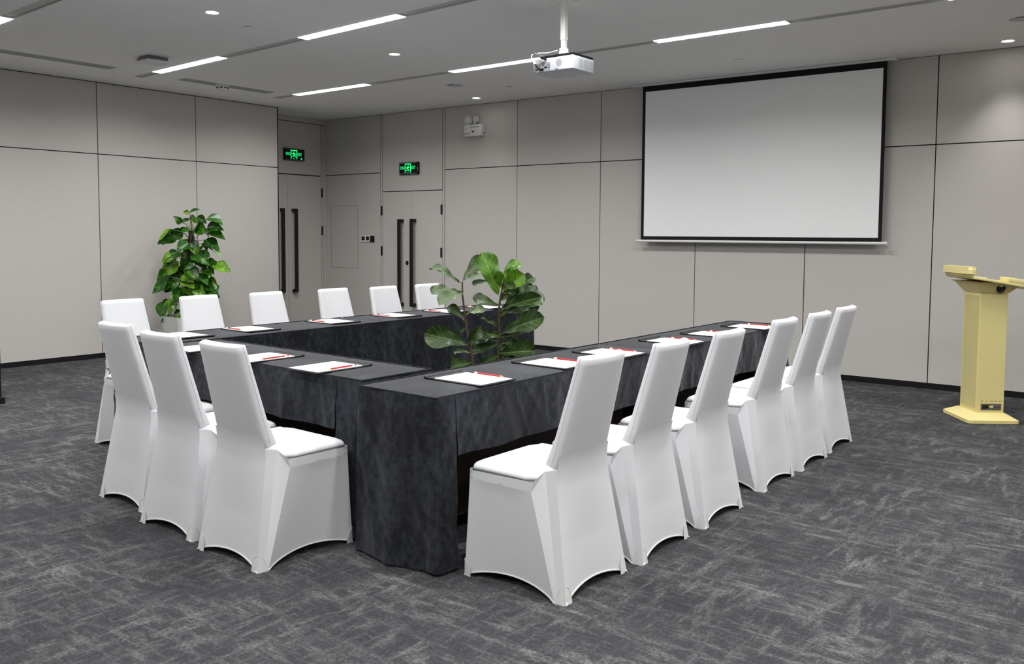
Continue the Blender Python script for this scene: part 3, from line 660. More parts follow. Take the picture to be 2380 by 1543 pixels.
def cloth(name, x0, x1, y0, y1, runs, label, seed, corner=0.02, lean=None):
    """runs: list of (side, from, to, hem z); side 0 = y0 edge, 1 = x1 edge, 2 = y1 edge, 3 = x0 edge; the path runs counter-clockwise, from/to are distances along the side"""
    root = tag(empty(name, ((x0 + x1) / 2, (y0 + y1) / 2, TH)), label, 'tablecloth', 'charcoal table covers')
    ox, oy = (x0 + x1) / 2, (y0 + y1) / 2
    hx, hy = (x1 - x0) / 2, (y1 - y0) / 2
    # top: slightly puckered sheet with rounded border
    bm = BM()
    nx, ny = max(6, int((x1 - x0) / 0.05)), max(6, int((y1 - y0) / 0.05))
    def top(u, v):
        x = -hx + 2 * hx * u; y = -hy + 2 * hy * v
        e = min(hx - abs(x), hy - abs(y))
        z = 0.0 - (0.006 if e < 0.002 else 0.0) + 0.0012 * noise.noise(Vector((x * 5 + seed, y * 5, 0)))
        return Vector((x, y, z))
    grid(bm, top, nx, ny)
    obj('cover_top', bm, M_VELVET, root, 60)
    sides = [((-hx, -hy), (1, 0), (0, -1), 2 * hx), ((hx, -hy), (0, 1), (1, 0), 2 * hy), ((hx, hy), (-1, 0), (0, 1), 2 * hx), ((-hx, hy), (0, -1), (-1, 0), 2 * hy)]
    seam = BM()
    for (side, s0, s1, hem) in runs:
        nxt = None
        segs = [(side, s0, s1)]
        if isinstance(s1, tuple): pass
        bm = BM()
        P, d, nrm, Ls = sides[side]
        s1 = min(s1, Ls); 
        full = hem < 0.1
        n = max(8, int((s1 - s0) / 0.012)); nz = 46 if full else 16
        ph = seed * 1.7 + side * 2.3
        def f(u, v):
            s = s0 + (s1 - s0) * u
            drop = v
            z = -0.006 - (TH - hem - 0.006) * drop
            hw = 0.006 * noise.noise(Vector((s * 4 + ph, 3, 0))) * 1.6
            z += hw * drop
            A = (0.004 + 0.032 * drop ** 1.2) if full else (0.002 + 0.012 * drop)
            fold = noise.noise(Vector((s * 6.5 + ph, z * 1.1, ph))) * 1.1 + 0.35 * noise.noise(Vector((s * 15 + ph, z * 2.5, ph + 5)))
            # soft diagonal creases
            fold += 0.22 * noise.noise(Vector((s * 9 + z * 7 + ph, z * 3, 9.0)))
            out = 0.004 + 0.012 * drop + A * (fold * 0.9 + 0.25)
            # sharper creases pressed into the velvet
            rd = 1 - abs(noise.noise(Vector((s * 7 + z * 2.6 + ph, z * 1.6 + ph, 4.0)))) * 2.4; rd2 = 1 - abs(noise.noise(Vector((s * 9 - z * 5.0 + ph, z * 2.2 - ph, 14.0)))) * 2.6
            out += 0.006 * min(1, drop * 6) * (max(0, rd) ** 3 + 0.8 * max(0, rd2) ** 4)
            return Vector((P[0] + d[0] * s + nrm[0] * out, P[1] + d[1] * s + nrm[1] * out, z))
        g = grid(bm, f, n, nz)
        # rounded corner wings so that neighbouring sides meet
        for end, sgn in ((0, -1), (-1, 1)):
            s = s0 if end == 0 else s1
            at_corner = (s < 0.001) or (s > Ls - 0.001)
            if at_corner:
                for j, row in enumerate(g):
                    v = row[end]; drop = j / nz
                    k = 0.004 + 0.012 * drop
                    base = Vector((P[0] + d[0] * s, P[1] + d[1] * s, v.co.z))
                    wv = 0.010 * drop * noise.noise(Vector((v.co.z * 4 + seed, base.x * 3, base.y * 3)))
                    diag = Vector((d[0] * sgn + nrm[0], d[1] * sgn + nrm[1], 0)) * (k + wv)
                    if full: v.co = base + diag
        obj('skirt', bm, M_VELVET, root, 60)
        pts = [(P[0] + d[0] * (s0 + (s1 - s0) * q / 20) + nrm[0] * 0.004, P[1] + d[1] * (s0 + (s1 - s0) * q / 20) + nrm[1] * 0.004, -0.004) for q in range(21)]
        tube(seam, pts, 0.0035, 6)
    obj('edge_seam', seam, M_VSEAM, root, 60)
    return root
SH = 0.487
# right-hand pair (chairs stand on their +x side)
RX0, RX1 = -2.895, -2.432
t, a, b = table(RX0, RX1, 2.56, 4.495, 'near right meeting table under the charcoal cloth, nearest to the camera'); panel_board(t, -0.05, -0.03, -b + 0.03, b - 0.03)
cloth('tablecloth', RX0, RX1, 2.553, 4.497, [(0, 0, 9, 0.012), (1, 0.0, 0.11, 0.012), (1, 0.11, 9, SH), (3, 0, 9, 0.012)], 'charcoal velvet cover on the near right table, its full drop facing the camera', 1)
t, a, b = table(RX0, RX1, 4.51, 6.37, 'far right meeting table under its cloth, in line behind the nearest one'); panel_board(t, -0.05, -0.03, -b + 0.03, b - 0.03)
cloth('tablecloth', RX0 + 0.004, RX1 - 0.002, 4.503, 6.375, [(1, 0.0, 1.77, SH), (1, 1.77, 9, 0.012), (2, 0, 9, 0.012), (3, 0, 9, 0.012)], 'charcoal velvet cover on the far right table, behind the second group of chairs', 2)
# front table (three chairs on its camera side)
t, a, b = table(-4.83, -2.99, 2.655, 3.09, 'front left meeting table under its cloth, where three chairs turn their backs'); panel_board(t, -a + 0.03, a - 0.03, 0.03, 0.05)
cloth('tablecloth', -4.832, -2.985, 2.648, 3.094, [(0, 0, 0.14, 0.012), (0, 0.14, 1.68, 0.503), (0, 1.68, 9, 0.012), (1, 0, 9, 0.012), (2, 0, 9, 0.012)], 'charcoal velvet cover on the front table, draping to the floor beside the near right one', 3)
# left pair (chairs stand on their -x side)
BX0, BX1 = -5.345, -4.855
t, a, b = table(BX0, BX1, 2.70, 4.53, 'near left meeting table under its cloth, facing the pair of plants'); panel_board(t, 0.03, 0.05, -b + 0.03, b - 0.03)
cloth('tablecloth', BX0, BX1, 2.695, 4.535, [(0, 0, 9, 0.012), (1, 0, 9, 0.012), (3, 0, 1.785, 0.53), (3, 1.785, 9, 0.012)], 'charcoal velvet cover on the left table that joins the front one', 4)
t, a, b = table(BX0, BX1, 4.55, 6.40, 'far left meeting table under its cloth, closest to the double door'); panel_board(t, 0.03, 0.05, -b + 0.03, b - 0.03)
cloth('tablecloth', BX0 + 0.003, BX1 - 0.003, 4.543, 6.405, [(1, 0, 9, 0.012), (2, 0, 9, 0.012), (3, 0, 0.11, 0.012), (3, 0.11, 9, 0.53)], 'charcoal velvet cover on the far left table behind the fiddle-leaf plant', 5)

# ------------------------------------------------------------------ folders, paper, pencils
FG, PG, NG = 'black writing folders on the tables', 'writing pads in the folders', 'red pencils on the pads'
PADS = []
def folder_set(x, y, rz, where, pencil, dx=0.0, two_flaps=False):
    """origin at the middle of the board; local +x points to the clip edge"""
    t = tag(empty('writing_folder', (x, y, TH + 0.0015), rz), 'black writing folder ' + where, 'folder', FG)
    bm = BM(); box(bm, -0.17, 0.17, -0.122, 0.122, 0.0, 0.0045, 0, 0.001, 1); obj('board', bm, M_LEATHER, t)
    bm = BM(); box(bm, 0.125, 0.172, -0.124, 0.124, 0.0046, 0.0075, 0, 0.001, 1); tube(bm, [(0.170, -0.126, 0.006), (0.170, 0.126, 0.006)], 0.0065, 10); obj('flap', bm, M_LEATHER, t, 40)
    bm = BM(); box(bm, -0.168, -0.160, -0.124, 0.124, 0.0046, 0.0062, 0, 0.001, 1); obj('edge_strip', bm, M_LEATHER, t)
    p = tag(empty('writing_pad', (x, y, TH + 0.0062), rz), 'white sheets in the folder ' + where, 'paper', PG)
    bm = BM(); box(bm, -0.155, 0.1245, -0.110, 0.110, 0.0001, 0.0022, 0); obj('sheets', bm, M_PAPER, p)
    px, py, pa = pencil
    pr = Matrix.Rotation(rz, 3, 'Z') @ Vector((px, py, 0))
    n = tag(empty('pencil', (x + pr.x, y + pr.y, TH + 0.0125), rz + pa), 'red pencil on the pad ' + where, 'pencil', NG)
    bm = BM(); tube(bm, [(-0.072, 0, 0), (0.068, 0, 0)], 0.0042, 6); obj('shaft', bm, M_RED, n)
    bm = BM(); tube(bm, [(0.068, 0, 0), (0.086, 0, 0)], [0.0041, 0.0006], 6); obj('tip', bm, M_TIPW, n)['label'] = 'sharpened wooden tip'
    bm = BM(); tube(bm, [(-0.088, 0, 0), (-0.072, 0, 0)], 0.0046, 8); obj('ferrule', bm, M_ERASER, n)['label'] = 'white band below the eraser'
    bm = BM(); tube(bm, [(-0.097, 0, 0), (-0.088, 0, 0)], 0.0042, 8); obj('eraser', bm, M_RED, n)
# right tables: clip edge towards the inside (-x)
RP = [(-2.605, 2.965, 'on the near right table, closest to the camera'), (-2.600, 3.60, 'on the near right table, second from the camera'), (-2.588, 4.13, 'on the near right table, last before the seam'),
      (-2.575, 4.84, 'on the far right table just past the seam'), (-2.560, 5.36, 'in the middle of the far right table'), (-2.560, 5.985, 'at the far end of the right tables')]
for x, y, wh in RP: folder_set(x, y, PI, wh, (-0.02, -0.108, PI))
# front table: clip edge towards the inside (+y)
for x, y, wh in [(-3.372, 2.772, 'on the front table right beside its near corner'), (-3.895, 2.76, 'in the middle of the front table'), (-4.47, 2.77, 'on the front table, half hidden by chair backs')]:
    folder_set(x, y, PI / 2, wh, (0.0, -0.095, PI + 0.05))
# left tables: clip edge towards the inside (+x)
for x, y, wh in [(-5.105, 3.01, 'on the left table by the front corner'), (-5.10, 3.515, 'on the left table, second from the front corner'), (-5.085, 4.22, 'on the left table just before the seam'),
                 (-5.085, 4.87, 'on the far left table just past the seam'), (-5.05, 5.43, 'in the middle of the far left table'), (-5.05, 5.98, 'at the far left table end, between fig leaves')]:
    folder_set(x, y, 0.0, wh, (-0.04, -0.098, 0.03))

# ------------------------------------------------------------------ chairs in stretch covers
def make_chair():
    """origin between the rear feet on the floor, +y towards the table"""
    root = empty('banquet_chair')
    lerp = lambda a, b, t: Vector(a).lerp(Vector(b), t)
    KX, KY, KZ = 0.178, 0.082, 0.500         # where the back meets the drape
    TX, TY, TZ = 0.149, -0.030, 0.938
    th = 0.046
    bow = 0.022
    # backrest: closed slab, rows from seat to top, bowed to the rear
    bm = BM()
    NR, NCn = 18, 16
    def ring(v):
        half = KX + (TX - KX) * v; 
        y = KY + (TY - KY) * v; z = KZ + 0.004 + (TZ - KZ - 0.004) * v
        th_ = th * (1.0 - 0.10 * v) * (1.25 - 0.25 * min(1, v * 4))
        pts = []
        sl = Vector((0, 0.965, 0.262)) if True else None     # thickness direction, square to the leaning face
        rc = 0.008
        def yb(x): return -bow * (1 - (x / half) ** 2)
        for i in range(NCn + 1):                              # rear face, left to right
            x = -half + 2 * half * i / NCn; inset = rc if i in (0, NCn) else 0
            xx = max(-half + 0.0, min(half, x)) 
            pts.append(Vector((xx - math.copysign(rc, x) * (1 if i in (0, NCn) else 0), y + yb(x), z)))
        pts.append(Vector((half, y, z)) + sl * rc); pts.append(Vector((half, y, z)) + sl * (th_ - rc))
        for i in range(NCn + 1):                              # front face, right to left
            x = half - 2 * half * i / NCn
            pts.append(Vector((x - math.copysign(rc, x) * (1 if i in (0, NCn) else 0), y + yb(x) * 0.85, z)) + sl * th_)
        pts.append(Vector((-half, y, z)) + sl * (th_ - rc)); pts.append(Vector((-half, y, z)) + sl * rc)
        return pts
    rings = [[bm.verts.new(p) for p in ring(j / NR)] for j in range(NR + 1)]
    n = len(rings[0])
    for a, b in zip(rings, rings[1:]):
        for k in range(n): bm.faces.new((a[k], a[(k + 1) % n], b[(k + 1) % n], b[k]))
    # domed top: shrink two further rings
    last = ring(1.0); cen = sum(last, Vector()) / n
    up = Vector((0, -0.25, 0.97))
    pr = rings[-1]
    for sh, dz in ((0.0045, 0.004), (0.012, 0.0065)):
        cur = []
        for p in last:
            c = Vector((p.x * 0.0 + max(-TX + th / 2, min(TX - th / 2, p.x)), cen.y + (-bow * (1 - (p.x / TX) ** 2)) * 0.0 + 0, p.z))
            q = p + (Vector((c.x, (p.y + cen.y) / 2 if False else p.y, p.z)) - p) * (sh / 0.03)
            mid_y = cen.y
            dirv = Vector((c.x - p.x, 0, 0))
            q = p + dirv * min(1, sh / 0.03) + up * dz
            # pull front / rear edges in
            fr = Vector((0, 0.965, 0.262))
            side = (p - Vector((p.x, TY - bow * (1 - (p.x / TX) ** 2), TZ))).dot(fr)
            q += fr * (sh * (1 if side < th * 0.45 else -1))
            cur.append(bm.verts.new(q))
        for k in range(n): bm.faces.new((pr[k], pr[(k + 1) % n], cur[(k + 1) % n], cur[k]))
        pr = cur
    # close the top across
    half_n = NCn + 1
    rear = pr[:NCn + 1]; front = pr[NCn + 3:2 * NCn + 4][::-1]
    for i in range(NCn): bm.faces.new((rear[i], rear[i + 1], front[i + 1], front[i]))
    bm.faces.new((rear[-1], pr[NCn + 1], pr[NCn + 2], front[-1])); bm.faces.new((front[0], pr[2 * NCn + 4], pr[2 * NCn + 5], rear[0]))
    bm.faces.new(rings[0][::-1])
    obj('backrest', bm, M_WHITE, root, 50)
    # seam along both edges of the back
    bm = BM()
    for sx in (-1, 1):
        pts = []
        for j in range(15):
            v = 0.05 + 0.95 * j / 14; half = KX + (TX - KX) * v
            pts.append(Vector((sx * (half + 0.0004), KY + (TY - KY) * v, KZ + (TZ - KZ) * v)) + Vector((0, 0.965, 0.262)) * (th * 0.52))
        tube(bm, pts, 0.0011, 5)
    pts = [Vector((x * TX * 0.96, TY - bow * (1 - x * x) + 0.022, TZ + 0.0125)) for x in [-1 + k / 6 for k in range(13)]]
    tube(bm, pts, 0.0009, 5)
    obj('back_seam', bm, M_SEAM, root, 60)
    # seat cushion
    bm = BM()
    S0, S1, SHW = 0.115, 0.500, 0.232
    def sec(t):        # plan outline (rounded trapezoid), t 0..1
        pts = [(-.166, S0), (.166, S0), (SHW, S0 + .075), (SHW, S1 - .05), (SHW - .05, S1), (-SHW + .05, S1), (-SHW, S1 - .05), (-SHW, S0 + .075)]
        return pts
    out = []
    base = [Vector((x, y, 0)) for x, y in sec(0)]
    for i in range(len(base)):
        a, b = base[i], base[(i + 1) % len(base)]
        m = 8 if (b - a).length > 0.2 else 4
        for k in range(m): out.append(a.lerp(b, k / m))
    ctr = Vector((0, (S0 + S1) / 2, 0))
    levels = [(0.95, 0.430), (0.98, 0.450), (0.992, 0.456), (1.006, 0.459), (1.008, 0.465), (0.99, 0.474), (0.95, 0.481), (0.85, 0.487), (0.7, 0.491), (0.5, 0.494), (0.25, 0.496)]
    pr = None
    for sc, z in levels:
        cur = [bm.verts.new(Vector((ctr.x + (p.x - ctr.x) * sc, ctr.y + (p.y - ctr.y) * sc, z - (0.004 if p.y > 0.45 else 0)))) for p in out]
        if pr:
            for k in range(len(out)): bm.faces.new((pr[k], pr[(k + 1) % len(out)], cur[(k + 1) % len(out)], cur[k]))
        else: bm.faces.new(cur[::-1])
        pr = cur
    c = bm.verts.new((ctr.x, ctr.y, 0.4965))
    for k in range(len(out)): bm.faces.new((pr[k], pr[(k + 1) % len(out)], c))
    for v in bm.verts:
        if v.co.y > 0.42: v.co.z -= 0.012 * ((v.co.y - 0.42) / 0.08) ** 2
    obj('seat', bm, M_WHITE, root, 70)
    # drape: stretched panels between seat rail and feet
    bm = BM()
    HEM = 0.040
    F, F2 = (0.222, -0.004, 0.0), (0.227, 0.030, 0.0)
    J, Qt, Q = (0.184, 0.130, 0.492), (0.2345, 0.150, 0.456), (0.2355, 0.158, 0.416)
    St, Sf, G = (0.2345, 0.470, 0.450), (0.2355, 0.472, 0.416), (0.238, 0.500, 0.0)
    Sf2, G2 = (0.205, 0.500, 0.446), (0.210, 0.520, 0.0)
    F3 = (0.230, 0.046, 0.0)
    def arch(t, h=1.0): return h * (1 - (2 * t - 1) ** 2) ** 0.85 if 0 < t < 1 else 0
    ZT, ZB = 0.560, 0.430                    # the crease between back and drape is spread over this height
    def rear_edge(z):
        def up(z): v = (z - KZ) / (TZ - KZ); return Vector((KX + (TX - KX) * v + 0.0006, KY + (TY - KY) * v - 0.0008))
        def dn(z): v = z / KZ; return Vector((F[0] + (KX - F[0]) * v, F[1] + (KY - F[1]) * v))
        if z >= ZT: return up(z)
        if z <= ZB: return dn(z)
        t = (z - ZB) / (ZT - ZB); k = Vector((KX, KY)); return dn(ZB) * (1 - t) ** 2 + k * 2 * t * (1 - t) + up(ZT) * t * t
    def patch(tl, tr, br, bl, nu, nv, hem, bend=None):
        """top-left, top-right, bottom-right, bottom-left; hem height in the middle"""
        def f(u, v):
            p = lerp(tl, tr, u).lerp(lerp(bl, br, u), v)
            p.z += hem * arch(u) * v ** 3
            if bend: p += bend(u, v)
            return p
        return grid(bm, f, nu, nv)
    M = lambda p: (-p[0], p[1], p[2])
    def rear(u, v):
        z = ZT * (1 - v); x, y = rear_edge(z); s = 2 * u - 1
        bw = bow * max(0, min(1, (z - 0.20) / 0.28)) ** 1.2
        return Vector((x * s, y - bw * (1 - s * s) + 0.030 * arch(u) * v ** 2.2, z + HEM * arch(u) * v ** 3))
    grid(bm, rear, 24, 34)
    for sgn in (1, -1):
        mm = (lambda p: Vector(p)) if sgn > 0 else (lambda p: Vector((-p[0], p[1], p[2])))
        def strip_(u, v, mm=mm):
            z = KZ * (1 - v); x, y = rear_edge(z); return mm(Vector((x, y, z)).lerp(lerp(J, F2, v), u))
        grid(bm, strip_, 3, 30)
        patch(mm(J), mm(Qt), mm(Q), mm(J), 4, 3, 0.0)
        patch(mm(J), mm(Q), mm(F3), mm(F2), 4, 30, 0.0)
        patch(mm(Qt), mm(St), mm(Sf), mm(Q), 14, 3, 0.0)
        patch(mm(Q), mm(Sf), mm(G), mm(F3), 20, 30, HEM, lambda u, v: Vector((-sgn * 0.034 * arch(u) * (0.25 * min(1, v * 12) * 0.4 + 0.9 * v) , 0, 0)))
        patch(mm(St), mm(Sf2), mm(G2), mm(G), 3, 20, 0.0)
        patch(mm(St), mm(St), mm(G), mm(Sf), 1, 20, 0.0)
    patch(Sf2, M(Sf2), M(G2), G2, 16, 20, HEM, lambda u, v: Vector((0, -0.02 * arch(u) * v, 0)))
    weld(bm, 0.0008)
    bmesh.ops.dissolve_degenerate(bm, dist=0.0003, edges=bm.edges)
    obj('drape', bm, M_WHITE, root, 21)
    # hem band
    bm = BM()
    def hemline(p, q, h, off):
        pts = []
        for k in range(17):
            t = k / 16; v = Vector(p).lerp(Vector(q), t); v.z += h * arch(t) + 0.003; v += Vector(off) * arch(t); pts.append(v)
        tube(bm, pts, 0.0042, 6)
    hemline(M(F), F, HEM, (0, 0.030, 0)); hemline(F3, G, HEM, (-0.034, 0, 0)); hemline(M(F3), M(G), HEM, (0.034, 0, 0)); hemline(M(G2), G2, HEM, (0, -0.02, 0))
    obj('hem', bm, M_WHITE, root, 60)
    # foot pockets: small cloth cups folded round each leg end
    for sx, fy, d in ((1, -0.004, 1), (-1, -0.004, 1), (1, 0.508, -1), (-1, 0.508, -1)):
        bm = BM(); rows = []
        for j in range(8):
            v = j / 7; rowp = []
            for i in range(13):
                q = i / 12 * 2 - 1                     # -1 side face end ... 0 corner ... +1 rear (front) face end
                ext = 0.046 * (1 - 0.10 * v)
                hgt = 0.068 * (1 - 0.62 * abs(q) ** 2.6)
                z = 0.0015 + hgt * v
                xi = max(0.0, q) * ext; yi = max(0.0, -q) * ext
                rnd_ = 0.006 * (1 - abs(q)) ** 3
                ex, ey = rear_edge(z) if d > 0 else (0.238, 0)
                xo = (ex if d > 0 else 0.2385) + 0.0014 - 0.0006 * v - rnd_
                yo = (ey if d > 0 else 0.0) - 0.0025 + rnd_ if d > 0 else -0.0025 + rnd_
                pull = 0.010 * (xi / 0.05) ** 1.5
                if d > 0: p = Vector((sx * (xo - xi + (0.006 * yi / 0.05)), yo + yi + pull * 0.5, z))
                else: p = Vector((sx * (xo - xi), fy - (yo + yi), z))
                rowp.append(bm.verts.new(p))
            rows.append(rowp)
        for a, b in zip(rows, rows[1:]):
            for i in range(12): bm.faces.new((a[i], a[i + 1], b[i + 1], b[i]))
        tube(bm, [v.co.copy() for v in rows[-1]], 0.0014, 5)
        o = obj('foot_pocket', bm, M_POCKET, root, 60)
        o['label'] = 'off-white foot pocket at the chair leg'
    return root
CH = make_chair(); used = [False]
def chair(x, y, rz, label, group):
    c = CH if not used[0] else copy_tree(CH); used[0] = True
    c.location = (x, y, 0); c.rotation_euler = (0, 0, rz); return tag(c, label, 'chair', group)
GR, GF, GB = 'white covered chairs along the right tables', 'white covered chairs at the front table', 'white covered chairs along the left tables'
for x, y, a, lb in [(-1.850, 2.878, 0.0, 'nearest white chair of the right row, whole seat in view'), (-1.835, 3.422, 0.03, 'white covered chair directly behind the nearest one in the right row'),
                    (-1.832, 4.014, 0.01, 'white covered chair of the right row, third from the camera'), (-1.848, 4.776, 0.0, 'white covered chair of the right row, third from its far end'),
                    (-1.843, 5.330, 0.0, 'white covered chair of the right row, last but one at its far end'), (-1.860, 5.882, 0.0, 'farthest white chair of the right row, standing clear against the wall')]:
    chair(x, y, PI / 2 + a, lb, GR)
for x, y, a, lb in [(-3.244, 2.104, 0.0, 'white covered chair at the front table, right one of three, seat visible'), (-3.789, 2.131, 0.01, 'white covered chair at the front table, middle of three'), (-4.352, 2.205, 0.0, 'white covered chair at the front table, leftmost in the foreground')]:
    chair(x, y, a, lb, GF)
for x, y, a, lb in [(-5.800, 2.985, 0.06, 'white covered chair at the far left, partly behind the front chairs'), (-5.770, 3.546, 0.0, 'white covered chair in front of the climbing plant'), (-5.725, 4.100, 0.05, 'white covered chair left of the side door handles'),
                    (-5.700, 4.745, 0.0, 'white covered chair before the corner of the room'), (-5.615, 5.237, 0.0, 'white covered chair in front of the left half of the double door'), (-5.610, 5.780, 0.0, 'white covered chair partly hidden by the fiddle-leaf plant')]:
    chair(x, y, -PI / 2 + a, lb, GB)

M_PROJ = mat('projector_shell', (196, 198, 203), 0.45)
M_PORT = mat('projector_ports', (150, 152, 158), 0.5)
# ------------------------------------------------------------------ projector on its pole
t = tag(empty('projector', (-3.639, 5.13, 2.556)), 'white ceiling projector with cables and vented side, under the strip lamps', 'projector')
W2, D2, Hh = 0.175, 0.13, 0.098
bm = BM(); box(bm, -W2, W2, -D2, D2, 0.0, Hh, 0, 0.010, 3); obj('case', bm, M_PROJ, t, 40)
bm = BM(); box(bm, -W2 + 0.02, -0.02, -D2 - 0.001, -D2 + 0.002, 0.012, 0.066); pnl = obj('port_panel', bm, M_PORT, t)
bm = BM()
for x, z, w_, h_ in ((-0.136, 0.044, .022, .008), (-0.136, 0.024, .022, .008), (-0.112, 0.036, .009, .009), (-0.112, 0.022, .010, .005), (-0.078, 0.050, .006, .007), (-0.058, 0.034, .024, .010), (-0.036, 0.05, .004, .004), (-0.030, 0.042, .006, .007), (-0.030, 0.028, .006, .007), (-0.122, 0.052, .006, .006)):
    box(bm, x - w_ / 2, x + w_ / 2, -D2 - 0.003, -D2, z - h_ / 2, z + h_ / 2)
obj('sockets', bm, M_DARKCAP, pnl)
bm = BM(); box(bm, -0.101, -0.093, -D2 - 0.003, -D2, 0.046, 0.056); obj('video_jack', bm, M_YELLOW, pnl)
bm = BM(); lathe(bm, [(0, 0), (0.026, 0), (0.026, 0.001), (0, 0.001)], 28)
for v in bm.verts: v.co = Vector((0.055 + v.co.x, -D2 - 0.0003 - v.co.z, 0.056 + v.co.y))
obj('speaker_grille', bm, M_PORT, t)
bm = BM()
for k in range(12):
    for j in range(9):
        y = -0.062 + k * 0.0155; z = 0.016 + j * 0.0072
        box(bm, W2 - 0.0005, W2 + 0.0006, y, y + 0.0075, z, z + 0.0042)
obj('vent_grille', bm, M_GREYP, t)['label'] = 'rows of grey vent holes'
bm = BM(); lathe(bm, [(0, 0), (0.035, 0), (0.038, 0.01), (0.03, 0.012), (0, 0.008)], 28)
for v in bm.verts: v.co = Vector((0.09 + v.co.x, D2 + v.co.z, 0.05 + v.co.y))
obj('lens', bm, M_DARKCAP, t, 40)
bm = BM(); box(bm, -0.10, W2 - 0.004, -D2 + 0.004, D2 - 0.004, Hh + 0.001, Hh + 0.016, 0, 0.003, 1); obj('top_plate', bm, M_SCRB, t)
text_mesh('logo', 'NEC', 0.014, M_BLUEINK, t, Matrix.Translation((0.035, -D2 - 0.0006, 0.013)) @ STAND)
mt = tag(empty('projector_mount', (-3.635, 5.13, 0)), 'white square pole and bracket carrying the projector', 'projector mount')
bm = BM(); box(bm, -0.0195, 0.0195, -0.0195, 0.0195, 2.79, HC - 0.004, 0, 0.002, 1); obj('outer_pole', bm, M_WMETAL, mt)
bm = BM(); box(bm, -0.0165, 0.0165, -0.0165, 0.0165, 2.70, 2.795, 0, 0.002, 1)
obj('inner_pole', bm, M_WMETAL, mt)
bm = BM()
for z in (2.735, 2.75, 2.765): 
    for yy in (-0.008, 0.008): tube(bm, [(0.0166, yy, z), (0.0175, yy, z)], 0.0022, 8)
obj('adjusting_holes', bm, M_GREYP, mt)
bm = BM(); box(bm, -0.024, 0.024, -0.024, 0.024, 2.688, 2.735, 0, 0.002, 1); box(bm, -0.15, 0.12, -0.022, 0.022, 2.674, 2.681, 0, 0.001, 1)
box(bm, -0.027, -0.024, -0.024, 0.024, 2.678, 2.71); box(bm, 0.024, 0.027, -0.024, 0.024, 2.678, 2.71)
for a in (-0.15, 0.115): box(bm, a, a + 0.02, -0.09, 0.09, 2.672, 2.676)
obj('bracket', bm, M_WMETAL, mt)
bm = BM(); box(bm, -0.075, 0.075, -0.075, 0.075, HC - 0.006, HC - 0.0005, 0, 0.001, 1); obj('ceiling_plate', bm, M_WMETAL, mt)
def cable(name, pts, r, m, label):
    cu = []; P = [Vector(p) for p in pts]
    for i in range(len(P) - 1):
        p0, p1, p2, p3 = P[max(i - 1, 0)], P[i], P[i + 1], P[min(i + 2, len(P) - 1)]
        for k in range(8):
            s = k / 8; cu.append(0.5 * ((2 * p1) + (p2 - p0) * s + (2 * p0 - 5 * p1 + 4 * p2 - p3) * s * s + (3 * p1 - p0 - 3 * p2 + p3) * s ** 3))
    cu.append(P[-1]); b = BM(); tube(b, cu, r, 8); return b
bx, by, bz = -3.639, 5.13 - D2, 2.556
root = tag(empty('projector_cable', (0, 0, 0)), 'white video cable looping into the projector back', 'cable')
obj('lead', cable('', [(-3.668, 5.10, 2.72), (-3.72, 5.05, 2.70), (-3.78, 5.02, 2.70), (-3.81, 4.985, 2.685), (-3.80, 4.975, 2.655), (-3.785, 4.97, 2.635)], 0.0045, M_WMETAL, ''), M_WMETAL, root, 60)
bm = BM(); tube(bm, [(-3.786, 4.97, 2.637), (-3.767, 4.968, 2.612)], 0.010, 10); obj('ferrite', bm, M_WMETAL, root, 40)
bm = BM(); tube(bm, [(-3.768, 4.968, 2.614), (-3.745, 4.972, 2.582), (-3.735, 4.985, 2.574), (-3.725, 4.999, 2.574)], 0.0055, 8); tube(bm, [(-3.742, 4.985, 2.574), (-3.712, 4.989, 2.577)], 0.008, 8); obj('plug', bm, M_BLACK, root, 40)
root = tag(empty('projector_cable', (0, 0, 0)), 'grey power lead curling over the projector top to a black plug', 'cable')
obj('lead', cable('', [(-3.668, 5.11, 2.71), (-3.73, 5.06, 2.68), (-3.79, 5.01, 2.69), (-3.80, 4.99, 2.70), (-3.77, 4.985, 2.695), (-3.73, 4.98, 2.668), (-3.71, 4.975, 2.655)], 0.004, M_GREYP, ''), M_GREYP, root, 60)
bm = BM(); tube(bm, [(-3.722, 4.976, 2.655), (-3.70, 4.974, 2.648), (-3.69, 4.992, 2.643)], 0.009, 10); obj('plug', bm, M_BLACK, root, 40)

# ------------------------------------------------------------------ lectern
lt = tag(empty('lectern', (-1.329, 7.54, 0), math.radians(36)), 'tall cream speaker lectern by the wall, left of the picture edge', 'lectern')
lt['label'] = 'tall cream speaker lectern standing on the carpet at the right edge'
def rp(a, b, r, k=4):
    return [(cx + r * cos(t), cy + r * sin(t)) for cx, cy, t0 in ((a[1] - r, b[1] - r, 0), (a[0] + r, b[1] - r, 90), (a[0] + r, b[0] + r, 180), (a[1] - r, b[0] + r, 270)) for t in [math.radians(t0 + 90 * i / k) for i in range(k + 1)]]
bm = BM(); prism(bm, rp((-0.192, 0.192), (-0.225, 0.225), 0.03), 0.004, 0.028)
frustum(bm, (-0.185, 0.185, -0.218, 0.218), 0.028, (-0.115, 0.115, -0.152, 0.132), 0.072)
prism(bm, rp((-0.178, 0.178), (-0.21, 0.21), 0.03), 0.0, 0.004)
obj('base', bm, M_CREAM, lt)
bm = BM(); box(bm, -0.098, 0.106, -0.142, 0.125, 0.066, 0.988, 0, 0.003, 2); col_ = obj('column', bm, M_CREAM, lt)
bm = BM(); box(bm, -0.1005, -0.0975, -0.122, 0.105, 0.105, 0.965); obj('speaker_grille', bm, M_MESH, lt)
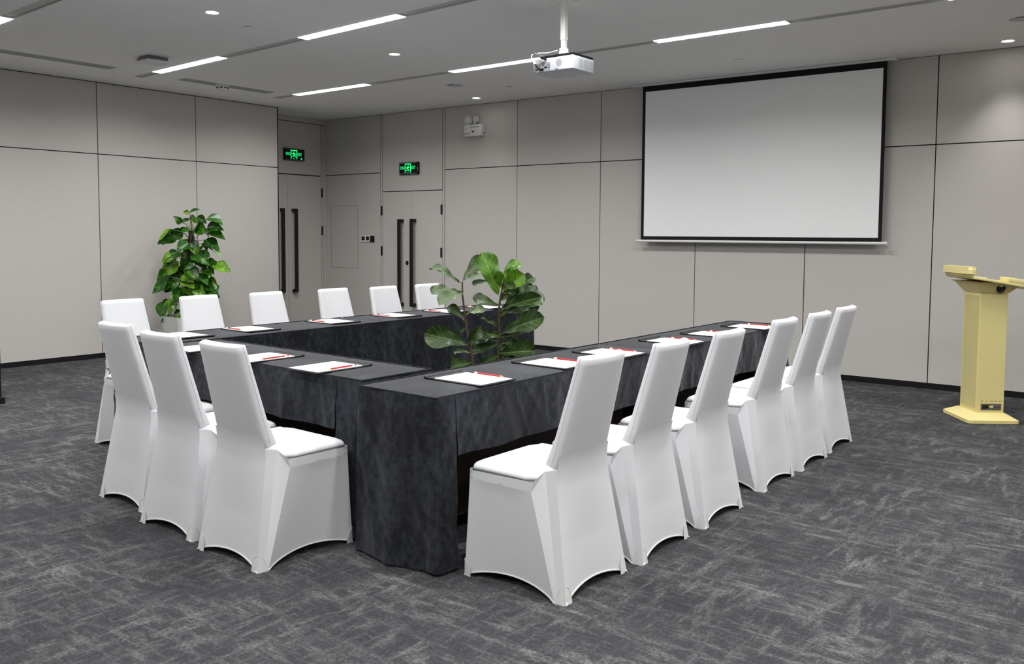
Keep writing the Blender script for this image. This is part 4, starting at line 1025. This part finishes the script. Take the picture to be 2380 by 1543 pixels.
bm = BM(); frustum(bm, (-0.100, 0.108, -0.144, 0.127), 0.990, (-0.150, 0.185, -0.19, 0.17), 1.062); frustum(bm, (-0.150, 0.185, -0.19, 0.17), 1.062, (-0.175, 0.21, -0.21, 0.19), 1.074); obj('neck', bm, M_CREAM, lt)
def slope(bm_, a0, a1, b0, b1, z, h, bev=0.004):
    n0 = len(bm_.verts); box(bm_, a0, a1, b0, b1, 0, h, 0, bev, 2); bm_.verts.ensure_lookup_table()
    for v in bm_.verts[n0:]: v.co.z += z - 0.165 * (v.co.x + 0.17)
bm = BM(); slope(bm, -0.20, 0.40, -0.235, 0.24, 1.096, 0.020); obj('reading_top', bm, M_CREAM, lt, 40)
bm = BM(); prism(bm, rp((-0.235, -0.165), (-0.235, 0.235), 0.03), 1.118, 1.19)
for v in bm.verts:
    if v.co.z > 1.15: v.co.x = -0.20 + (v.co.x + 0.20) * 0.75
bmesh.ops.bevel(bm, geom=[e for e in bm.edges if abs(e.verts[0].co.z - e.verts[1].co.z) < 1e-4], offset=0.018, segments=4, affect='EDGES')
obj('front_bar', bm, M_CREAM, lt, 60)
bm = BM(); slope(bm, 0.055, 0.30, -0.235, -0.10, 1.112, 0.042, 0.010); obj('microphone_console', bm, M_CREAM, lt, 40)
bm = BM(); lathe(bm, [(0, 0), (0.030, 0), (0.034, 0.003), (0.026, 0.006), (0.02, 0.002), (0, 0.001)], 24)
for v in bm.verts: v.co = Vector((0.034 + v.co.x, -0.171 - v.co.z - 0.25 * v.co.y, 1.028 + v.co.y))
obj('cable_port', bm, M_DARKCAP, lt, 40)
bm = BM(); box(bm, -0.066, 0.087, -0.145, -0.141, 0.094, 0.142); sp = obj('socket_panel', bm, M_STEEL, lt)
bm = BM(); box(bm, -0.054, -0.010, -0.148, -0.1445, 0.104, 0.132, 0, 0.001, 1); obj('power_socket', bm, M_DARKCAP, sp)
bm = BM(); box(bm, -0.003, 0.008, -0.147, -0.1445, 0.112, 0.128); obj('yellow_fuse', bm, M_YELLOW, sp)
bm = BM(); box(bm, 0.010, 0.024, -0.147, -0.1445, 0.113, 0.127); obj('usb_port', bm, M_PLASTIC, sp)
for x in (0.042, 0.066):
    bm = BM(); tube(bm, [(x, -0.1445, 0.120), (x, -0.151, 0.120)], 0.008, 12); obj('jack', bm, M_CHROME, sp, 40)
bm = BM()
for x, n in ((-0.066, 4), (-0.030, 3), (0.002, 5), (0.036, 4), (0.066, 5)):
    for k in range(n): box(bm, x + k * 0.0052, x + k * 0.0052 + 0.004, -0.1427, -0.1415, 0.160, 0.1655)
obj('printing', bm, M_LABEL, lt)['label'] = 'row of tiny printed captions'
p = tag(empty('paper_sheet', (-1.329, 7.54, 0), math.radians(36)), 'small white sheet lying on top of the cream lectern', 'paper')
bm = BM(); slope(bm, -0.150, -0.085, -0.20, -0.06, 1.1185, 0.004, 0.0005); obj('sheets', bm, M_PAPER, p)

# ------------------------------------------------------------------ black framed board at the left edge
t = tag(empty('partition_board', (-7.695, 2.92, 0)), 'black framed white board just entering at the left edge', 'board')
bm = BM(); box(bm, -0.035, 0.035, -1.6, 0.012, 0.0, 0.055, 0, 0.003, 1); obj('foot_rail', bm, M_BLACK, t)
bm = BM(); box(bm, -0.015, 0.015, -0.03, -0.008, 0.055, 0.82, 0, 0.002, 1); box(bm, -0.015, 0.015, -1.6, -1.578, 0.055, 0.82); box(bm, -0.015, 0.015, -1.6, -0.008, 0.80, 0.82); obj('frame', bm, M_BLACK, t)
bm = BM(); box(bm, -0.006, 0.006, -1.58, -0.03, 0.055, 0.80); obj('panel', bm, M_BOARD, t)

# ------------------------------------------------------------------ plants
def leaf(bm, base, tip, width, face, shape, mi, cup=0.25, droop=0.0, wav=0.0, seed=0, nu=8, nv=12, fold=0.0, twist=0.0, curl=0.0):
    """shape(t) = half width 0..1 along the leaf; face = direction the upper side looks to"""
    uvl = bm.loops.layers.uv.get('leaf') or bm.loops.layers.uv.new('leaf')
    b, tp = Vector(base), Vector(tip); ax = tp - b; L = ax.length; a = ax / L
    n = (Vector(face) - a * Vector(face).dot(a)).normalized(); s = a.cross(n).normalized()
    g = []
    for j in range(nv + 1):
        v = j / nv; hw = shape(v) * width * 0.5
        row = []
        for i in range(nu + 1):
            u = i / nu * 2 - 1
            lift = cup * abs(u) ** 1.6 * hw + fold * abs(u) * hw
            wv = wav * L * abs(u) ** 2 * sin(v * 15 + seed * 1.3 + u * 1.2)
            z = lift + wv + droop * L * (sin(v * PI)) 
            g_u = u * (1 - 0.12 * fold)
            tw = twist * (v - 0.3); s2 = s * cos(tw) + n * sin(tw); n2 = n * cos(tw) - s * sin(tw)
            p = b + a * (L * v) + s2 * (g_u * hw) + n2 * z - n * (curl * L * (v * v - v))
            row.append((bm.verts.new(p), (0.5 + u / 2, v)))
        g.append(row)
    for j in range(nv):
        for i in range(nu):
            q = (g[j][i], g[j][i + 1], g[j + 1][i + 1], g[j + 1][i])
            try: f = bm.faces.new([c[0] for c in q])
            except ValueError: continue
            f.material_index = mi; f.smooth = True
            for lp, c in zip(f.loops, q): lp[uvl].uv = c[1]
def fiddle(t):
    # narrow foot, slight waist, broad blunt end
    w_ = (min(1, t * 1.25 + 0.04) ** 0.75) * max(0.0, 1 - t ** 5.5) ** 0.5 * (1 - 0.16 * math.exp(-((t - 0.36) / 0.13) ** 2))
    return max(0.03, w_)
def heart(t):
    if t < 0.34: return max(0.12, math.sqrt(max(0, 1 - ((t - 0.34) / 0.36) ** 2)))
    s_ = (t - 0.34) / 0.66
    return max(0.01, (1 - s_ ** 1.35) ** 0.85 * (1 - 0.12 * s_))
TOCAM = lambda p: (EYE - Vector(p)).normalized()
fg = tag(empty('fiddle_leaf_fig', (-3.64, 4.29, 0)), 'young two-stemmed fiddle-leaf plant with big leaves, standing inside the table ring', 'plant')
bm = BM()
for st in FIG_STEMS:
    pts = [Vector((-3.64 + (st[0][0] + 3.64) * 0.3, 4.29 + (st[0][1] - 4.29) * 0.3, 0.24)), Vector(st[0]).lerp(Vector((-3.64, 4.29, 0.24)), 0.35)] + [Vector(p) for p in st]
    pts = [p - Vector((-3.64, 4.29, 0)) for p in pts]
    tube(bm, pts, [0.011 - 0.0062 * k / (len(pts) - 1) for k in range(len(pts))], 8)
bp = bm; bm = BM(); rnd = random.Random(5)
for k, (b, tp, w_, code) in enumerate(FIG_LEAVES):
    b = Vector(b); tp = Vector(tp); mi = 1 if code & 1 else (2 if code & 2 else 0)
    ax = (tp - b)
    n = TOCAM(b) * 1.0 + Vector((0, 0, 0.5)) + Vector((rnd.uniform(-.35, .35), rnd.uniform(-.35, .35), 0))
    if ax.normalized().z > 0.75: n = TOCAM(b) + Vector((rnd.uniform(-.5, .5), 0, -0.1))
    L = ax.length
    a0 = b + ax * 0.06
    leaf(bm, a0 - Vector((-3.64, 4.29, 0)), tp - Vector((-3.64, 4.29, 0)), w_ * 1.36, n, fiddle, mi, cup=rnd.uniform(0.1, 0.55), droop=rnd.uniform(0.04, 0.14), wav=rnd.uniform(0.025, 0.05), seed=k, nu=12, nv=24, fold=rnd.choice((0.0, 0.1, 0.35)), twist=rnd.uniform(-0.9, 0.9), curl=rnd.uniform(-0.25, 0.1))
    o_ = Vector((-3.64, 4.29, 0)); tube(bp, [b - o_, a0 + ax * 0.05 - o_], 0.0025, 6, 1)
obj('foliage', bm, [M_FIG, M_FIGB, M_FIGP], fg)
obj('stem', bp, [M_STEM, M_GSTEM], fg, 60)
bm = BM(); lathe(bm, [(0, 0), (0.12, 0), (0.155, 0.26), (0.165, 0.27), (0.148, 0.27), (0.146, 0.235), (0, 0.235)], 36); obj('pot', bm, M_POT, fg, 40)
bm = BM(); lathe(bm, [(0, 0.242), (0.10, 0.240), (0.1455, 0.236)], 36); obj('soil', bm, M_SOIL, fg, 60)

PX, PY = -9.12, 5.40
po = tag(empty('potted_climber', (PX, PY, 0)), 'tall green climbing plant on a dark pole in a white square pot', 'plant')
PO = Vector((PX, PY, 0))
bm = BM(); ang = math.radians(0)
def ring4(h, z): return [Vector((sx * h, sy * h, z)) for sx, sy in ((-1, -1), (1, -1), (1, 1), (-1, 1))]
lv = [ring4(0.115, 0.0), ring4(0.178, 0.455), ring4(0.162, 0.455), ring4(0.158, 0.42)]
vv = [[bm.verts.new(p) for p in r] for r in lv]
bm.faces.new(vv[0][::-1]); bm.faces.new(vv[-1])
for a, b in zip(vv, vv[1:]):
    for k in range(4): bm.faces.new((a[k], a[(k + 1) % 4], b[(k + 1) % 4], b[k]))
bmesh.ops.bevel(bm, geom=[e for e in bm.edges if abs(e.verts[0].co.z - e.verts[1].co.z) > 0.1], offset=0.006, segments=2, affect='EDGES')
obj('pot', bm, M_POT, po, 30)
bm = BM(); box(bm, -0.156, 0.156, -0.156, 0.156, 0.405, 0.425); obj('soil', bm, M_SOIL, po)
bm = BM(); tube(bm, [(0.01, 0.02, 0.42), (0.02, 0.06, 0.9), (0.035, 0.10, 1.43)], 0.028, 12); obj('support_pole', bm, M_LEATHER, po, 50)
bm = BM(); bs = BM(); rnd = random.Random(9)
def pole_at(z): f = max(0, min(1, (z - 0.42) / 1.0)); return Vector((0.01 + 0.025 * f, 0.02 + 0.08 * f, z))
LV = [(Vector(a), Vector(b)) for a, b in POTHOS_LEAVES]
for a_, b_ in list(LV):
    if a_.z < 1.35 and rnd.random() < 0.5:
        sh = Vector((rnd.uniform(-.05, .05), rnd.uniform(-.05, .05), rnd.uniform(-.07, .03))); LV.append((a_ + sh, b_ + sh + Vector((rnd.uniform(-.03, .03), rnd.uniform(-.03, .03), rnd.uniform(-.05, 0.0)))))
NF = len(LV)
# leaves of the rear side, hanging round the pole towards the wall
for k in range(26):
    z = rnd.uniform(0.7, 1.45); th = rnd.uniform(0.35 * PI, 1.25 * PI); r = rnd.uniform(0.08, 0.2)
    b = PO + pole_at(z) + Vector((cos(th) * r, sin(th) * r, 0.03)); LV.append((b, b + Vector((cos(th) * 0.07, sin(th) * 0.07, -0.09))))
for k, (b, tp) in enumerate(LV):
    ax = tp - b; L = ax.length
    if L > 0.21: tp = b + ax * (0.21 / L); ax = tp - b; L = 0.21
    n = TOCAM(b) * 0.8 + Vector((0, 0, 0.55)) + Vector((rnd.uniform(-.8, .8), rnd.uniform(-.8, .8), rnd.uniform(-.3, .3)))
    if k >= NF: n = Vector((ax.x, ax.y, 0.1))
    bx_ = b - PO; tx = tp - PO
    mi = 1 if rnd.random() < 0.28 else 0
    leaf(bm, bx_, tx + ax * 0.12, L * rnd.uniform(0.80, 1.0), n, heart, mi, cup=rnd.uniform(0.1, 0.4), droop=rnd.uniform(0.03, 0.1), wav=0.008, seed=k, nu=6, nv=12, fold=rnd.uniform(0, 0.35), twist=rnd.uniform(-0.7, 0.7), curl=rnd.uniform(-0.35, 0.0))
    z0 = max(0.44, min(1.42, bx_.z - 0.10)) if bx_.z > 0.6 else 0.43
    s = pole_at(z0) + Vector((rnd.uniform(-.02, .02), rnd.uniform(-.02, .02), 0)); mid = (s + bx_) / 2 + Vector((0, 0, 0.035))
    tube(bs, [s, mid, bx_], [0.0035, 0.003, 0.0022], 5)
obj('foliage', bm, [M_POTHOS, M_POTHOSY], po)
obj('leaf_stalks', bs, M_GSTEM, po, 60)
bm = BM()
for k in range(5):
    pts = [pole_at(z) + Vector((0.034 * cos(z * 9 + k * 1.3), 0.034 * sin(z * 9 + k * 1.3), 0)) for z in [0.42 + 0.95 * i / 24 for i in range(25)]]
    tube(bm, pts, 0.005, 6)
obj('climbing_stem', bm, M_STEM, po, 60)
